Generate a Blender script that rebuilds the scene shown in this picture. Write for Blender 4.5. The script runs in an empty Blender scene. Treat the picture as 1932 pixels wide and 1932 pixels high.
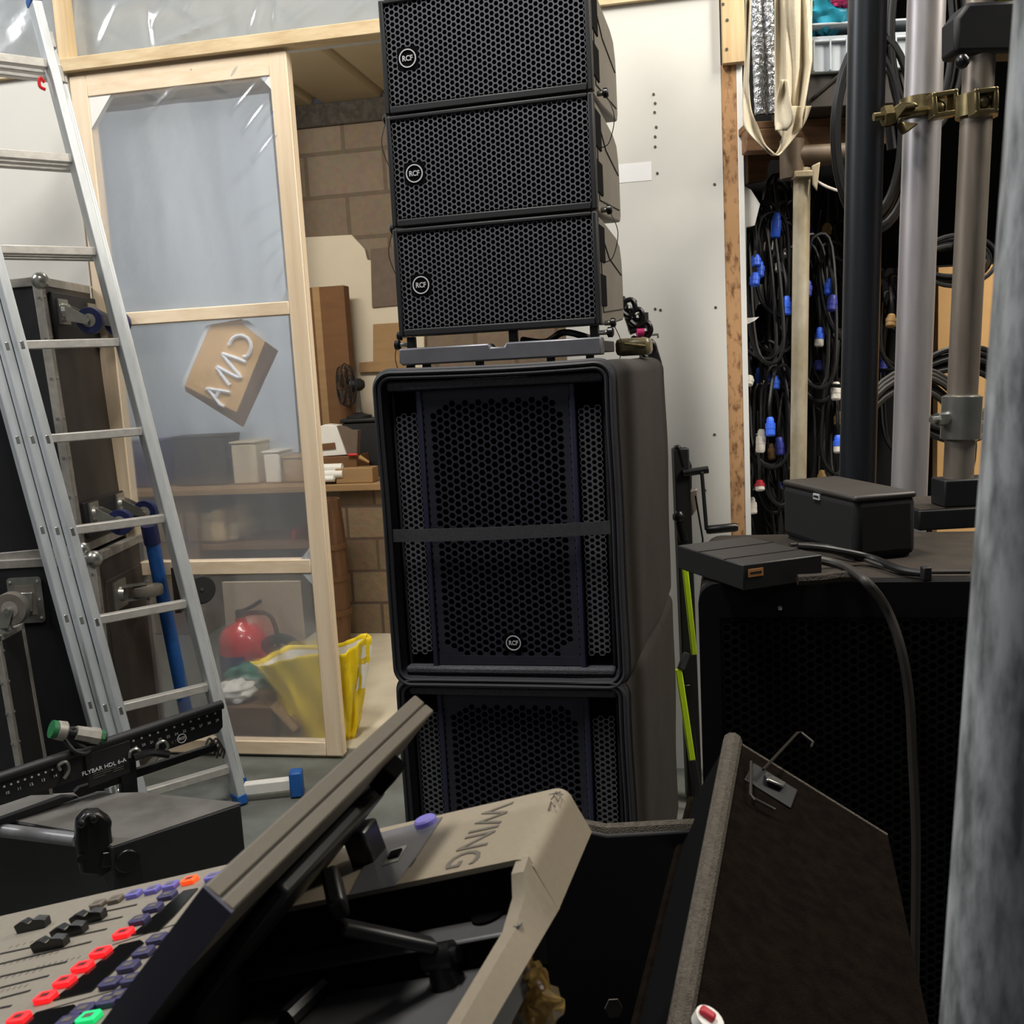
import bpy, bmesh, math, random
import numpy as np
from mathutils import Vector, Matrix
random.seed(7)
R = math.radians
SC = bpy.context.scene
COL = SC.collection

# ------------------------------------------------------------------ camera
F = 1900.0; PITCH = R(8.2); ROLL = R(3.1); EYE = Vector((0, 0, 1.35))
_d = Vector((0, math.cos(PITCH), -math.sin(PITCH)))
_r0 = Vector((1, 0, 0)); _u0 = Vector((0, math.sin(PITCH), math.cos(PITCH)))
CR = _r0 * math.cos(ROLL) - _u0 * math.sin(ROLL)
CU = _r0 * math.sin(ROLL) + _u0 * math.cos(ROLL)
def ray(px, py): return _d + CR * ((px - 966) / F) - CU * ((py - 966) / F)
def at_y(px, py, Y):
    v = ray(px, py); return EYE + v * (Y / v.y)
def at_z(px, py, Z):
    v = ray(px, py); return EYE + v * ((Z - EYE.z) / v.z)
def at_d(px, py, D): return EYE + ray(px, py) * D
def at_pl(px, py, p0, n):
    v = ray(px, py); return EYE + v * ((p0 - EYE).dot(n) / v.dot(n))
def proj(P):
    q = P - EYE; D = q.dot(_d); return 966 + F * q.dot(CR) / D, 966 - F * q.dot(CU) / D
cam_data = bpy.data.cameras.new('camera'); cam = bpy.data.objects.new('camera', cam_data); COL.objects.link(cam)
cam_data.sensor_width = 36; cam_data.lens = F / 1932 * 36; cam_data.clip_start = 0.02
cam.matrix_world = Matrix(((CR.x, CU.x, -_d.x, EYE.x), (CR.y, CU.y, -_d.y, EYE.y), (CR.z, CU.z, -_d.z, EYE.z), (0, 0, 0, 1)))
SC.camera = cam
cam_data.dof.use_dof = True; cam_data.dof.focus_distance = 2.1; cam_data.dof.aperture_fstop = 20

# ------------------------------------------------------------------ materials
def rgb(h):
    h = h.lstrip('#'); c = [int(h[i:i + 2], 16) / 255 for i in (0, 2, 4)]
    return tuple((x / 12.92 if x <= .04045 else ((x + .055) / 1.055) ** 2.4) for x in c) + (1,)
class NT:
    def __init__(s, name):
        s.m = bpy.data.materials.new(name); s.m.use_nodes = True; s.t = s.m.node_tree; s.t.nodes.clear()
        s.out = s.n('ShaderNodeOutputMaterial')
    def n(s, typ, **kw):
        x = s.t.nodes.new(typ)
        for k, v in kw.items():
            if k in x.inputs.keys(): x.inputs[k].default_value = v
            else: setattr(x, k, v)
        return x
    def l(s, a, b): s.t.links.new(a, b)
def noise_col(N, c1, c2, scale=(20, 20, 20), detail=4, lo=.35, hi=.65, rough=.6):
    tc = N.n('ShaderNodeTexCoord'); mp = N.n('ShaderNodeMapping'); mp.inputs['Scale'].default_value = scale
    N.l(tc.outputs['Object'], mp.inputs['Vector'])
    nz = N.n('ShaderNodeTexNoise'); nz.inputs['Scale'].default_value = 1; nz.inputs['Detail'].default_value = detail; nz.inputs['Roughness'].default_value = rough
    N.l(mp.outputs[0], nz.inputs['Vector'])
    cr = N.n('ShaderNodeValToRGB'); e = cr.color_ramp.elements
    e[0].position = lo; e[0].color = c1; e[1].position = hi; e[1].color = c2
    N.l(nz.outputs['Fac'], cr.inputs[0])
    return cr, nz, mp
def pmat(name, c, rough=.5, metal=0, var=.12, scale=(25, 25, 25), bump=0, bscale=None, spec=.5, coat=0, emit=None, c2=None, lo=.35, hi=.65):
    N = NT(name); b = N.n('ShaderNodeBsdfPrincipled')
    c = rgb(c) if isinstance(c, str) else c
    d = rgb(c2) if c2 else tuple(max(0, x * (1 - var)) for x in c[:3]) + (1,)
    cr, nz, mp = noise_col(N, d, c, scale, lo=lo, hi=hi)
    N.l(cr.outputs[0], b.inputs['Base Color'])
    b.inputs['Roughness'].default_value = rough; b.inputs['Metallic'].default_value = metal
    b.inputs['Specular IOR Level'].default_value = spec; b.inputs['Coat Weight'].default_value = coat
    if bump:
        n2 = N.n('ShaderNodeTexNoise'); n2.inputs['Scale'].default_value = bscale or 200; n2.inputs['Detail'].default_value = 3
        tc = N.n('ShaderNodeTexCoord'); N.l(tc.outputs['Object'], n2.inputs['Vector'])
        bp = N.n('ShaderNodeBump'); bp.inputs['Strength'].default_value = bump; bp.inputs['Distance'].default_value = .004
        N.l(n2.outputs['Fac'], bp.inputs['Height']); N.l(bp.outputs[0], b.inputs['Normal'])
    if emit:
        b.inputs['Emission Color'].default_value = rgb(emit[0]); b.inputs['Emission Strength'].default_value = emit[1]
    N.l(b.outputs[0], N.out.inputs[0]); return N.m
def wood(name, c1, c2, axis='x', rough=.6):
    sc = {'x': (2, 40, 40), 'y': (40, 2, 40), 'z': (40, 40, 2)}[axis]
    N = NT(name); b = N.n('ShaderNodeBsdfPrincipled'); cr, nz, mp = noise_col(N, rgb(c1), rgb(c2), sc, detail=5, lo=.3, hi=.7)
    N.l(cr.outputs[0], b.inputs['Base Color']); b.inputs['Roughness'].default_value = rough
    N.l(b.outputs[0], N.out.inputs[0]); return N.m
def galv(name, c1, c2, scale, rough, streak=1.0, metal=.6):
    N = NT(name); b = N.n('ShaderNodeBsdfPrincipled'); cr, nz, mp = noise_col(N, rgb(c1), rgb(c2), (scale, scale, scale * streak), detail=5, lo=.36, hi=.62)
    N.l(cr.outputs[0], b.inputs['Base Color']); b.inputs['Metallic'].default_value = metal
    mr = N.n('ShaderNodeMapRange'); mr.inputs['To Min'].default_value = rough + .12; mr.inputs['To Max'].default_value = rough - .08
    N.l(nz.outputs['Fac'], mr.inputs[0]); N.l(mr.outputs[0], b.inputs['Roughness'])
    N.l(b.outputs[0], N.out.inputs[0]); return N.m
def brickmat(name, c1, c2, mortar, bw, bh, axes='xz', msize=.012):
    N = NT(name); b = N.n('ShaderNodeBsdfPrincipled'); tc = N.n('ShaderNodeTexCoord')
    sp = N.n('ShaderNodeSeparateXYZ'); cb = N.n('ShaderNodeCombineXYZ'); N.l(tc.outputs['Object'], sp.inputs[0])
    N.l(sp.outputs[{'x': 0, 'y': 1, 'z': 2}[axes[0]]], cb.inputs[0]); N.l(sp.outputs[{'x': 0, 'y': 1, 'z': 2}[axes[1]]], cb.inputs[1])
    br = N.n('ShaderNodeTexBrick'); N.l(cb.outputs[0], br.inputs['Vector'])
    br.inputs['Color1'].default_value = rgb(c1); br.inputs['Color2'].default_value = rgb(c2); br.inputs['Mortar'].default_value = rgb(mortar)
    br.inputs['Scale'].default_value = 1; br.inputs['Brick Width'].default_value = bw; br.inputs['Row Height'].default_value = bh; br.inputs['Mortar Size'].default_value = msize
    nz = N.n('ShaderNodeTexNoise'); nz.inputs['Scale'].default_value = 30; nz.inputs['Detail'].default_value = 6; N.l(tc.outputs['Object'], nz.inputs['Vector'])
    mx = N.n('ShaderNodeMix'); mx.data_type = 'RGBA'; mx.blend_type = 'MULTIPLY'; mx.inputs[0].default_value = .5
    N.l(br.outputs['Color'], mx.inputs[6]); N.l(nz.outputs['Color'], mx.inputs[7])
    gm = N.n('ShaderNodeGamma'); gm.inputs[1].default_value = .8; N.l(mx.outputs[2], gm.inputs[0]); N.l(gm.outputs[0], b.inputs['Base Color'])
    bp = N.n('ShaderNodeBump'); bp.inputs['Strength'].default_value = .5; bp.inputs['Distance'].default_value = .01
    iv = N.n('ShaderNodeMath', operation='SUBTRACT'); iv.inputs[0].default_value = 1; N.l(br.outputs['Fac'], iv.inputs[1])
    ad = N.n('ShaderNodeMath', operation='ADD'); N.l(iv.outputs[0], ad.inputs[0]); N.l(nz.outputs['Fac'], ad.inputs[1])
    N.l(ad.outputs[0], bp.inputs['Height']); N.l(bp.outputs[0], b.inputs['Normal'])
    b.inputs['Roughness'].default_value = .9; N.l(b.outputs[0], N.out.inputs[0]); return N.m
def polymat(name, tint, clear=.35, blur=.35, rough=.3, gl=.35):
    N = NT(name)
    tr = N.n('ShaderNodeBsdfTransparent'); tr.inputs[0].default_value = (.95, .97, 1, 1)
    rf = N.n('ShaderNodeBsdfRefraction'); rf.inputs['IOR'].default_value = 1.12; rf.inputs['Roughness'].default_value = rough; rf.inputs[0].default_value = (.95, .97, 1, 1)
    df = N.n('ShaderNodeBsdfDiffuse'); df.inputs[0].default_value = rgb(tint)
    tl = N.n('ShaderNodeBsdfTranslucent'); tl.inputs[0].default_value = rgb(tint)
    m1 = N.n('ShaderNodeMixShader'); m1.inputs[0].default_value = .5; N.l(df.outputs[0], m1.inputs[1]); N.l(tl.outputs[0], m1.inputs[2])
    m2 = N.n('ShaderNodeMixShader'); m2.inputs[0].default_value = clear / (clear + blur); N.l(rf.outputs[0], m2.inputs[1]); N.l(tr.outputs[0], m2.inputs[2])
    m3 = N.n('ShaderNodeMixShader'); m3.inputs[0].default_value = clear + blur; N.l(m1.outputs[0], m3.inputs[1]); N.l(m2.outputs[0], m3.inputs[2])
    g = N.n('ShaderNodeBsdfGlossy'); g.inputs['Roughness'].default_value = .13
    lw = N.n('ShaderNodeLayerWeight'); lw.inputs[0].default_value = gl
    tc = N.n('ShaderNodeTexCoord'); nz = N.n('ShaderNodeTexNoise'); nz.inputs['Scale'].default_value = 9; nz.inputs['Detail'].default_value = 3; N.l(tc.outputs['Object'], nz.inputs['Vector'])
    bp = N.n('ShaderNodeBump'); bp.inputs['Strength'].default_value = .25; bp.inputs['Distance'].default_value = .01; N.l(nz.outputs['Fac'], bp.inputs['Height'])
    N.l(bp.outputs[0], g.inputs['Normal']); N.l(bp.outputs[0], lw.inputs['Normal'])
    m4 = N.n('ShaderNodeMixShader'); mn = N.n('ShaderNodeMath', operation='MINIMUM'); mn.inputs[1].default_value = .16; N.l(lw.outputs['Fresnel'], mn.inputs[0]); N.l(mn.outputs[0], m4.inputs[0]); N.l(m3.outputs[0], m4.inputs[1]); N.l(g.outputs[0], m4.inputs[2])
    N.l(m4.outputs[0], N.out.inputs[0]); return N.m
M = {}
M['black'] = pmat('black_paint', '#17171a', .55, var=.25)
M['blackgloss'] = pmat('black_plastic', '#121214', .32, var=.2)
M['console_black'] = pmat('satin_black', '#1a1a1b', .38, var=.15)
M['fabric'] = pmat('black_nylon', '#26252a', .8, var=.3, scale=(40, 40, 40), bump=.5, bscale=420)
M['fabric_side'] = pmat('black_canvas', '#2f2b28', .85, var=.3, scale=(9, 9, 9), bump=.5, bscale=420)
M['piping'] = pmat('black_piping', '#2b2b31', .55, var=.2)
M['strap'] = pmat('webbing', '#3c3c3f', .75, var=.3, scale=(150, 150, 150))
M['box_paint'] = pmat('textured_black', '#2a2a2e', .7, var=.3, scale=(120, 120, 120), bump=.6, bscale=500)
M['grille'] = pmat('grille_steel', '#6c6c72', .36, metal=.3, var=.15)
M['grille_sub'] = pmat('sub_grille_steel', '#34343f', .42, metal=.2, var=.15)
M['panel_blue'] = pmat('blue_black_panel', '#303044', .35, var=.1)
M['edge_lit'] = pmat('lit_black_edge', '#4a4a50', .6, var=.4, scale=(120, 120, 120), bump=.6, bscale=500)  # lighter copy of the enclosure paint; light from above put into the colour
M['dark_rim'] = pmat('dark_rim', '#0a0a0b', .7, var=.2, spec=.2)
M['alu_dark'] = pmat('dark_wire', '#3f3b36', .4, metal=.5)
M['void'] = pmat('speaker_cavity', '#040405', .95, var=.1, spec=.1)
M['side_grey'] = pmat('speaker_side_plastic', '#6a655c', .6, var=.15, scale=(12, 12, 12), bump=.15, bscale=500)
M['badge'] = pmat('badge_silver', '#c9c9cc', .35, var=.05)
M['alu'] = pmat('brushed_aluminium', '#d6dadc', .42, metal=.3, var=.18, scale=(30, 30, 6))
M['alu_dull'] = pmat('dull_aluminium', '#a9a49c', .5, metal=.5, var=.25, scale=(30, 30, 30))
M['alu_rung'] = pmat('rung_aluminium', '#c9c5be', .5, metal=.3, var=.2, scale=(4, 60, 60))
M['chrome'] = pmat('zinc_plate', '#b9b8b0', .28, metal=.85, var=.2)
M['brass'] = pmat('passivated_zinc', '#8b7d58', .35, metal=.8, var=.35, scale=(60, 60, 60))
M['tray_sheen'] = pmat('tray_painted_sheen', '#525253', .45, var=.1)  # black tray; its reflected sheen is put into a greyer base colour
M['case_panel'] = pmat('phenolic_board', '#1a1a1d', .5, var=.3, scale=(8, 8, 8))
M['case_brown'] = pmat('brown_or_lit_board', '#3a332d', .6, var=.35, scale=(5, 5, 5))  # brown boards; on flight case sides the brown is painted warm light
M['blue'] = pmat('blue_plastic', '#1f5fae', .45, var=.2)
M['navy'] = pmat('blue_rubber', '#1c2658', .5, var=.3)
M['rubber'] = pmat('grey_rubber', '#6c665d', .7, var=.2)
M['blackrubber'] = pmat('black_rubber', '#1b1c1d', .7, var=.2)
M['pine_h'] = wood('pine_horizontal', '#c2a67c', '#dcc7a0', 'x')
M['pine_v'] = wood('pine_vertical', '#c4a577', '#e3cba2', 'z')
M['pine_dh'] = wood('door_pine_horizontal', '#dcc3a2', '#eedbc0', 'x')
M['pine_dv'] = wood('door_pine_vertical', '#dcc3a2', '#eedbc0', 'z')
M['osb'] = pmat('particle_edge', '#b88e63', .85, scale=(55, 55, 26), c2='#6f4a2c', lo=.32, hi=.5)
M['oldwood'] = wood('old_wood', '#5d4029', '#8d6846', 'x')
M['barrel'] = wood('dark_wood', '#4a2f1c', '#7b5737', 'z')
M['drywall'] = pmat('white_plasterboard', '#d9d6ce', .9, var=.05, scale=(3, 3, 3))
M['cream_board'] = pmat('cream_board', '#d3c8b2', .9, var=.06, scale=(3, 3, 3))
M['white_paint'] = pmat('white_gloss', '#e6e4df', .6, var=.04)
M['patch'] = pmat('filler_patch', '#f1f0ee', .8, var=.02)
M['screw'] = pmat('screw_head', '#5a564e', .5, metal=.5)
M['floor'] = pmat('grey_floor_paint', '#6f726c', .55, var=.35, scale=(5, 5, 5), bump=.15, bscale=60)
M['floor2'] = pmat('pale_screed', '#c9bfa8', .8, var=.18, scale=(4, 4, 4))
M['block'] = brickmat('concrete_block', '#7b6957', '#6a5947', '#594b3b', .46, .235)
M['block2'] = brickmat('stone_pier', '#7d664b', '#614c37', '#4d3d30', .3, .17, msize=.008)
M['lintel'] = pmat('dark_lintel', '#4a443d', .9, var=.5, scale=(30, 30, 30))
M['sheeting'] = pmat('roof_sheet', '#a39274', .6, var=.1, scale=(3, 3, 3))
M['cardboard'] = pmat('cardboard', '#a08058', .85, var=.15, scale=(6, 6, 30))
M['cardboard_d'] = pmat('brown_cardboard', '#6f4d2e', .85, var=.15, scale=(6, 6, 30))
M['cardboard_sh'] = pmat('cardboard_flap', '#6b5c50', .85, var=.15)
M['sign_shaded'] = pmat('sign_flap_shaded', '#8f7863', .85, var=.1)  # flaps are the same card; their shade is put into the colour
M['chalk'] = pmat('white_marker', '#ffffff', .8, var=.03)
M['red'] = pmat('red_paint', '#c8262a', .3, var=.08, coat=.5)
M['label_blue'] = pmat('label_navy', '#3d3f6e', .5, var=.1)
M['yellow'] = pmat('yellow_plastic', '#f0d21e', .45, var=.15, scale=(14, 14, 14))
M['white_plastic'] = pmat('white_plastic', '#e9e7e0', .45, var=.05)
M['cream'] = pmat('cream_cloth', '#cfc4ad', .9, var=.12, scale=(12, 12, 6), bump=.3, bscale=300)
M['green_bag'] = pmat('green_bag', '#3f7f6f', .6, var=.25)
M['cyan'] = pmat('turquoise_bag', '#35b2d0', .4, var=.25, scale=(18, 18, 18))
M['pink'] = pmat('pink_plastic', '#e0357d', .5)
M['crate'] = pmat('grey_crate', '#b5bcc2', .5, var=.06)
M['foil'] = pmat('foil', '#c6c8cc', .25, metal=.9, var=.5, scale=(90, 90, 90), bump=1.0, bscale=110)
M['silver_tube'] = galv('alloy_tube', '#a19d9f', '#c8c2c1', 14, .4, .15)
M['steel_tube'] = galv('worn_steel_tube', '#7d7266', '#a3988c', 16, .42, .15)
M['galv'] = galv('galvanised_steel', '#6c6f70', '#bcbfc1', 95, .5, .25, metal=.15)
M['tan_tube'] = galv('stained_tube', '#8f7b52', '#c9c0ab', 6, .5, .5, metal=.3)
M['black_tube'] = pmat('black_coated_tube', '#202328', .38, var=.35, scale=(90, 90, 4))
M['lime'] = pmat('lime_plastic', '#c8ee1f', .5, var=.05, emit=None)
M['console'] = pmat('console_grey', '#8d8270', .48, var=.08, scale=(200, 200, 200))
M['console_panel'] = pmat('console_top_grey', '#8a8377', .5, var=.1, scale=(200, 200, 200))
M['screen_edge'] = pmat('screen_bezel_grey', '#5e574b', .5, var=.08, scale=(200, 200, 200))
M['screen_end'] = pmat('screen_end_navy', '#2c3048', .5, var=.15)
M['oled'] = pmat('display_glass', '#0b0b0c', .12, var=.2)
M['key_purple'] = pmat('key_purple', '#3b3760', .45, var=.05)
M['key_lav'] = pmat('key_lavender', '#6862a8', .45, var=.05, emit=('#6a62b8', .12))
M['key_grey'] = pmat('key_grey', '#6f665a', .45, var=.05)
M['key_red'] = pmat('key_red', '#ff2a30', .45, var=.02, emit=('#ff1820', .5))
M['key_orange'] = pmat('key_orange', '#ff5a1c', .45, var=.02, emit=('#ff4a10', .55))
M['key_green'] = pmat('key_green', '#18d880', .45, var=.02, emit=('#10e070', .4))
M['key_dark'] = pmat('key_legend', '#5a1014', .5)
M['print_grey'] = pmat('printed_grey', '#635d54', .5)
M['white_ink'] = pmat('white_ink', '#d8d8d8', .6, var=.03)
M['slot'] = pmat('slot_black', '#1a1713', .8)
M['cap_line'] = pmat('cap_line', '#b5a78c', .5)
M['orange_tag'] = pmat('orange_tag', '#c98a52', .6)
M['felt'] = pmat('brown_black_carpet', '#17110c', 1.0, var=.5, scale=(60, 60, 60), bump=.6, bscale=600, spec=.05)
M['felt_edge'] = pmat('grey_carpet', '#5d554a', .9, var=.4, scale=(150, 150, 150), bump=1, bscale=600)
M['dust'] = pmat('dusty_black', '#2e2316', .75, var=.6, scale=(18, 18, 18), bump=.6, bscale=300)
M['cable'] = pmat('black_cable', '#141416', .45, var=.2)
M['cable_grey'] = pmat('dusty_cable', '#302c28', .5, var=.2)
M['oldtube'] = pmat('brown_tube', '#5b4b39', .55, metal=.2, var=.3)
M['white_cord'] = pmat('white_cord', '#bdb6ac', .7)
M['plug_blue'] = pmat('plug_blue', '#3f74ff', .4, var=.1)
M['plug_dim'] = pmat('plug_violet', '#4048a8', .45, var=.1)
M['plug_tan'] = pmat('plug_tan', '#a98552', .5)
M['plug_white'] = pmat('plug_white', '#efeae0', .45, var=.05)
M['plug_red'] = pmat('plug_red', '#b82a38', .45, var=.05)
M['green_paint'] = pmat('green_mark', '#1f6b3e', .5)
M['clear_plastic'] = polymat('cellophane', '#c2a25e', .38, .08, .1, .6)
M['poly'] = polymat('polythene', '#d6dfec', .56, .20, .34, .42)
M['poly_top'] = polymat('polythene_over_beam', '#dde8f0', .14, .12, .3, .38)

# ------------------------------------------------------------------ mesh builder
def frame_of(t):
    t = t.normalized(); a = Vector((0, 0, 1)) if abs(t.z) < .9 else Vector((1, 0, 0))
    x = t.cross(a).normalized(); return x, x.cross(t).normalized()
class MB:
    def __init__(s): s.v = []; s.f = []; s.mi = []; s.k = 0
    def add(s, vs, fs):
        o = len(s.v); s.v += [Vector(p) for p in vs]; s.f += [tuple(i + o for i in f) for f in fs]; s.mi += [s.k] * len(fs); return s
    def box(s, c, sz, X=Vector((1, 0, 0)), Y=Vector((0, 1, 0)), Z=Vector((0, 0, 1))):
        c = Vector(c); hx, hy, hz = sz[0] / 2, sz[1] / 2, sz[2] / 2
        vs = [c + X * (hx * a) + Y * (hy * b) + Z * (hz * d) for d in (-1, 1) for a, b in ((-1, -1), (1, -1), (1, 1), (-1, 1))]
        return s.add(vs, [(3, 2, 1, 0), (4, 5, 6, 7), (0, 1, 5, 4), (1, 2, 6, 5), (2, 3, 7, 6), (3, 0, 4, 7)])
    def bx(s, x0, x1, y0, y1, z0, z1): return s.box(((x0 + x1) / 2, (y0 + y1) / 2, (z0 + z1) / 2), (x1 - x0, y1 - y0, z1 - z0))
    def prism(s, pts, vec):
        n = len(pts); vec = Vector(vec); vs = [Vector(p) for p in pts]; vs += [p + vec for p in vs[:n]]
        return s.add(vs, [tuple(range(n - 1, -1, -1)), tuple(range(n, 2 * n))] + [(i, (i + 1) % n, n + (i + 1) % n, n + i) for i in range(n)])
    def bar(s, p0, p1, w, h, up=None):
        p0 = Vector(p0); p1 = Vector(p1); t = (p1 - p0); L = t.length; t.normalize()
        up = Vector(up) if up is not None else (Vector((0, 0, 1)) if abs(t.z) < .95 else Vector((0, 1, 0)))
        x = t.cross(up).normalized(); z = x.cross(t).normalized()
        return s.box((p0 + p1) / 2, (w, L, h), x, t, z)
    def tube(s, pts, r, n=10, closed=False, caps=True):
        pts = [Vector(p) for p in pts]; m = len(pts); rr = r if isinstance(r, (list, tuple)) else [r] * m
        T = []
        for i in range(m):
            a = pts[(i - 1) % m] if (closed or i > 0) else pts[i]; b = pts[(i + 1) % m] if (closed or i < m - 1) else pts[i]
            T.append((b - a).normalized() if (b - a).length > 1e-9 else Vector((0, 0, 1)))
        x, y = frame_of(T[0]); vs = []
        for i in range(m):
            x = (x - T[i] * x.dot(T[i])).normalized(); y = T[i].cross(x)
            vs += [pts[i] + (x * math.cos(2 * math.pi * k / n) + y * math.sin(2 * math.pi * k / n)) * rr[i] for k in range(n)]
        fs = []
        for i in range(m if closed else m - 1):
            j = (i + 1) % m
            fs += [(i * n + k, i * n + (k + 1) % n, j * n + (k + 1) % n, j * n + k) for k in range(n)]
        if caps and not closed: fs += [tuple(range(n - 1, -1, -1)), tuple((m - 1) * n + k for k in range(n))]
        return s.add(vs, fs)
    def cyl(s, p0, p1, r, r1=None, n=20): return s.tube([p0, p1], [r, r if r1 is None else r1], n)
    def lathe(s, prof, o, ax=(0, 0, 1), n=24):
        o = Vector(o); ax = Vector(ax).normalized(); x, y = frame_of(ax); vs = []
        for r, h in prof: vs += [o + ax * h + (x * math.cos(2 * math.pi * k / n) + y * math.sin(2 * math.pi * k / n)) * max(r, 1e-5) for k in range(n)]
        fs = [(i * n + k, i * n + (k + 1) % n, (i + 1) * n + (k + 1) % n, (i + 1) * n + k) for i in range(len(prof) - 1) for k in range(n)]
        fs += [tuple(range(n - 1, -1, -1)), tuple((len(prof) - 1) * n + k for k in range(n))]
        return s.add(vs, fs)
    def ball(s, c, r, n=12, sc=(1, 1, 1)):
        c = Vector(c); m = n // 2; vs = []
        for i in range(m + 1):
            th = math.pi * i / m
            vs += [c + Vector((r * sc[0] * max(math.sin(th), 1e-4) * math.cos(2 * math.pi * k / n), r * sc[1] * max(math.sin(th), 1e-4) * math.sin(2 * math.pi * k / n), -r * sc[2] * math.cos(th))) for k in range(n)]
        fs = [(i * n + k, i * n + (k + 1) % n, (i + 1) * n + (k + 1) % n, (i + 1) * n + k) for i in range(m) for k in range(n)]
        return s.add(vs, fs)
    def grid(s, fn, nu, nv):
        vs = [fn(i / nu, j / nv) for j in range(nv + 1) for i in range(nu + 1)]
        return s.add(vs, [(j * (nu + 1) + i, j * (nu + 1) + i + 1, (j + 1) * (nu + 1) + i + 1, (j + 1) * (nu + 1) + i) for j in range(nv) for i in range(nu)])
    def build(s, name, mats, parent=None, smooth=True, bevel=0, seg=2, solid=0, local=False, ang=35, kind=None, label=None):
        me = bpy.data.meshes.new(name)
        vs = s.v
        if parent is not None and not local:
            inv = PM[parent.name].inverted(); vs = [inv @ p for p in vs]
        me.from_pydata([tuple(p) for p in vs], [], s.f)
        if not isinstance(mats, (list, tuple)): mats = [mats]
        for m in mats: me.materials.append(M[m] if isinstance(m, str) else m)
        me.polygons.foreach_set('material_index', s.mi)
        bm = bmesh.new(); bm.from_mesh(me); bmesh.ops.recalc_face_normals(bm, faces=bm.faces); bm.to_mesh(me); bm.free()
        if smooth:
            me.polygons.foreach_set('use_smooth', [True] * len(me.polygons)); me.set_sharp_from_angle(angle=R(ang))
        me.update()
        o = bpy.data.objects.new(name, me); COL.objects.link(o)
        if parent is not None: o.parent = parent; PM[o.name] = PM[parent.name]
        else: PM[o.name] = Matrix.Identity(4)
        if solid:
            md = o.modifiers.new('solid', 'SOLIDIFY'); md.thickness = solid; md.offset = 0
        if bevel:
            md = o.modifiers.new('bevel', 'BEVEL'); md.width = bevel; md.segments = seg; md.limit_method = 'ANGLE'; md.angle_limit = R(40)
            md.harden_normals = False
        if kind: o['kind'] = kind
        if label: o['label'] = label
        return o
PM = {}
def thing(name, label, cat, loc=(0, 0, 0), rot=None, group=None):
    o = bpy.data.objects.new(name, None); COL.objects.link(o); o.empty_display_size = .05
    o.location = loc; m = Matrix.Translation(Vector(loc))
    if rot is not None:
        o.rotation_mode = 'QUATERNION'; o.rotation_quaternion = rot.to_quaternion(); m = m @ rot.to_4x4()
    PM[o.name] = m; o['label'] = label; o['category'] = cat
    if group: o['group'] = group
    return o
def tag(o, label, cat, group=None):
    o['label'] = label; o['category'] = cat
    if group: o['group'] = group
    return o
def struct(o): o['kind'] = 'structure'; return o
def dup(root, loc, label, rot=None):
    r = root.copy(); COL.objects.link(r); r.location = loc; r['label'] = label
    m = Matrix.Translation(Vector(loc)) @ PM[root.name].to_3x3().to_4x4()
    if rot is not None: r.rotation_quaternion = rot.to_quaternion(); m = Matrix.Translation(Vector(loc)) @ rot.to_4x4()
    PM[r.name] = m
    for ch in list(root.children):
        c = ch.copy(); COL.objects.link(c); c.parent = r; PM[c.name] = m
        for g in list(ch.children):
            d = g.copy(); COL.objects.link(d); d.parent = c; PM[d.name] = m
    return r
def text(name, s, size, o, X, Y, mat, parent=None, ext=.0004, local=False, mirror=False, align='CENTER'):
    cu = bpy.data.curves.new('t', 'FONT'); cu.body = s; cu.size = size; cu.extrude = ext; cu.align_x = align; cu.align_y = 'CENTER'; cu.resolution_u = 3; cu.offset = size * (.022 if s == 'RCF' else 0)
    ob = bpy.data.objects.new('t', cu); COL.objects.link(ob)
    bpy.context.view_layer.update()
    me = bpy.data.meshes.new_from_object(ob.evaluated_get(bpy.context.evaluated_depsgraph_get()))
    X = Vector(X).normalized(); Y = Vector(Y).normalized(); Z = X.cross(Y); o = Vector(o)
    mb = MB(); mb.add([o + X * (-v.co.x if mirror else v.co.x) + Y * v.co.y + Z * v.co.z for v in me.vertices], [tuple(p.vertices) for p in me.polygons])
    bpy.data.objects.remove(ob); bpy.data.curves.remove(cu); bpy.data.meshes.remove(me)
    return mb.build(name, mat, parent, smooth=False, local=local)
def ring(mb, o, X, Y, r, w, t, n=28):
    Z = X.cross(Y); vs = []
    for rr, zz in ((r - w, 0), (r, 0), (r, t), (r - w, t)): vs += [o + (X * math.cos(2 * math.pi * k / n) + Y * math.sin(2 * math.pi * k / n)) * rr + Z * zz for k in range(n)]
    fs = [(a * n + k, a * n + (k + 1) % n, b * n + (k + 1) % n, b * n + k) for a, b in ((0, 1), (1, 2), (2, 3), (3, 0)) for k in range(n)]
    mb.add(vs, fs)
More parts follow.
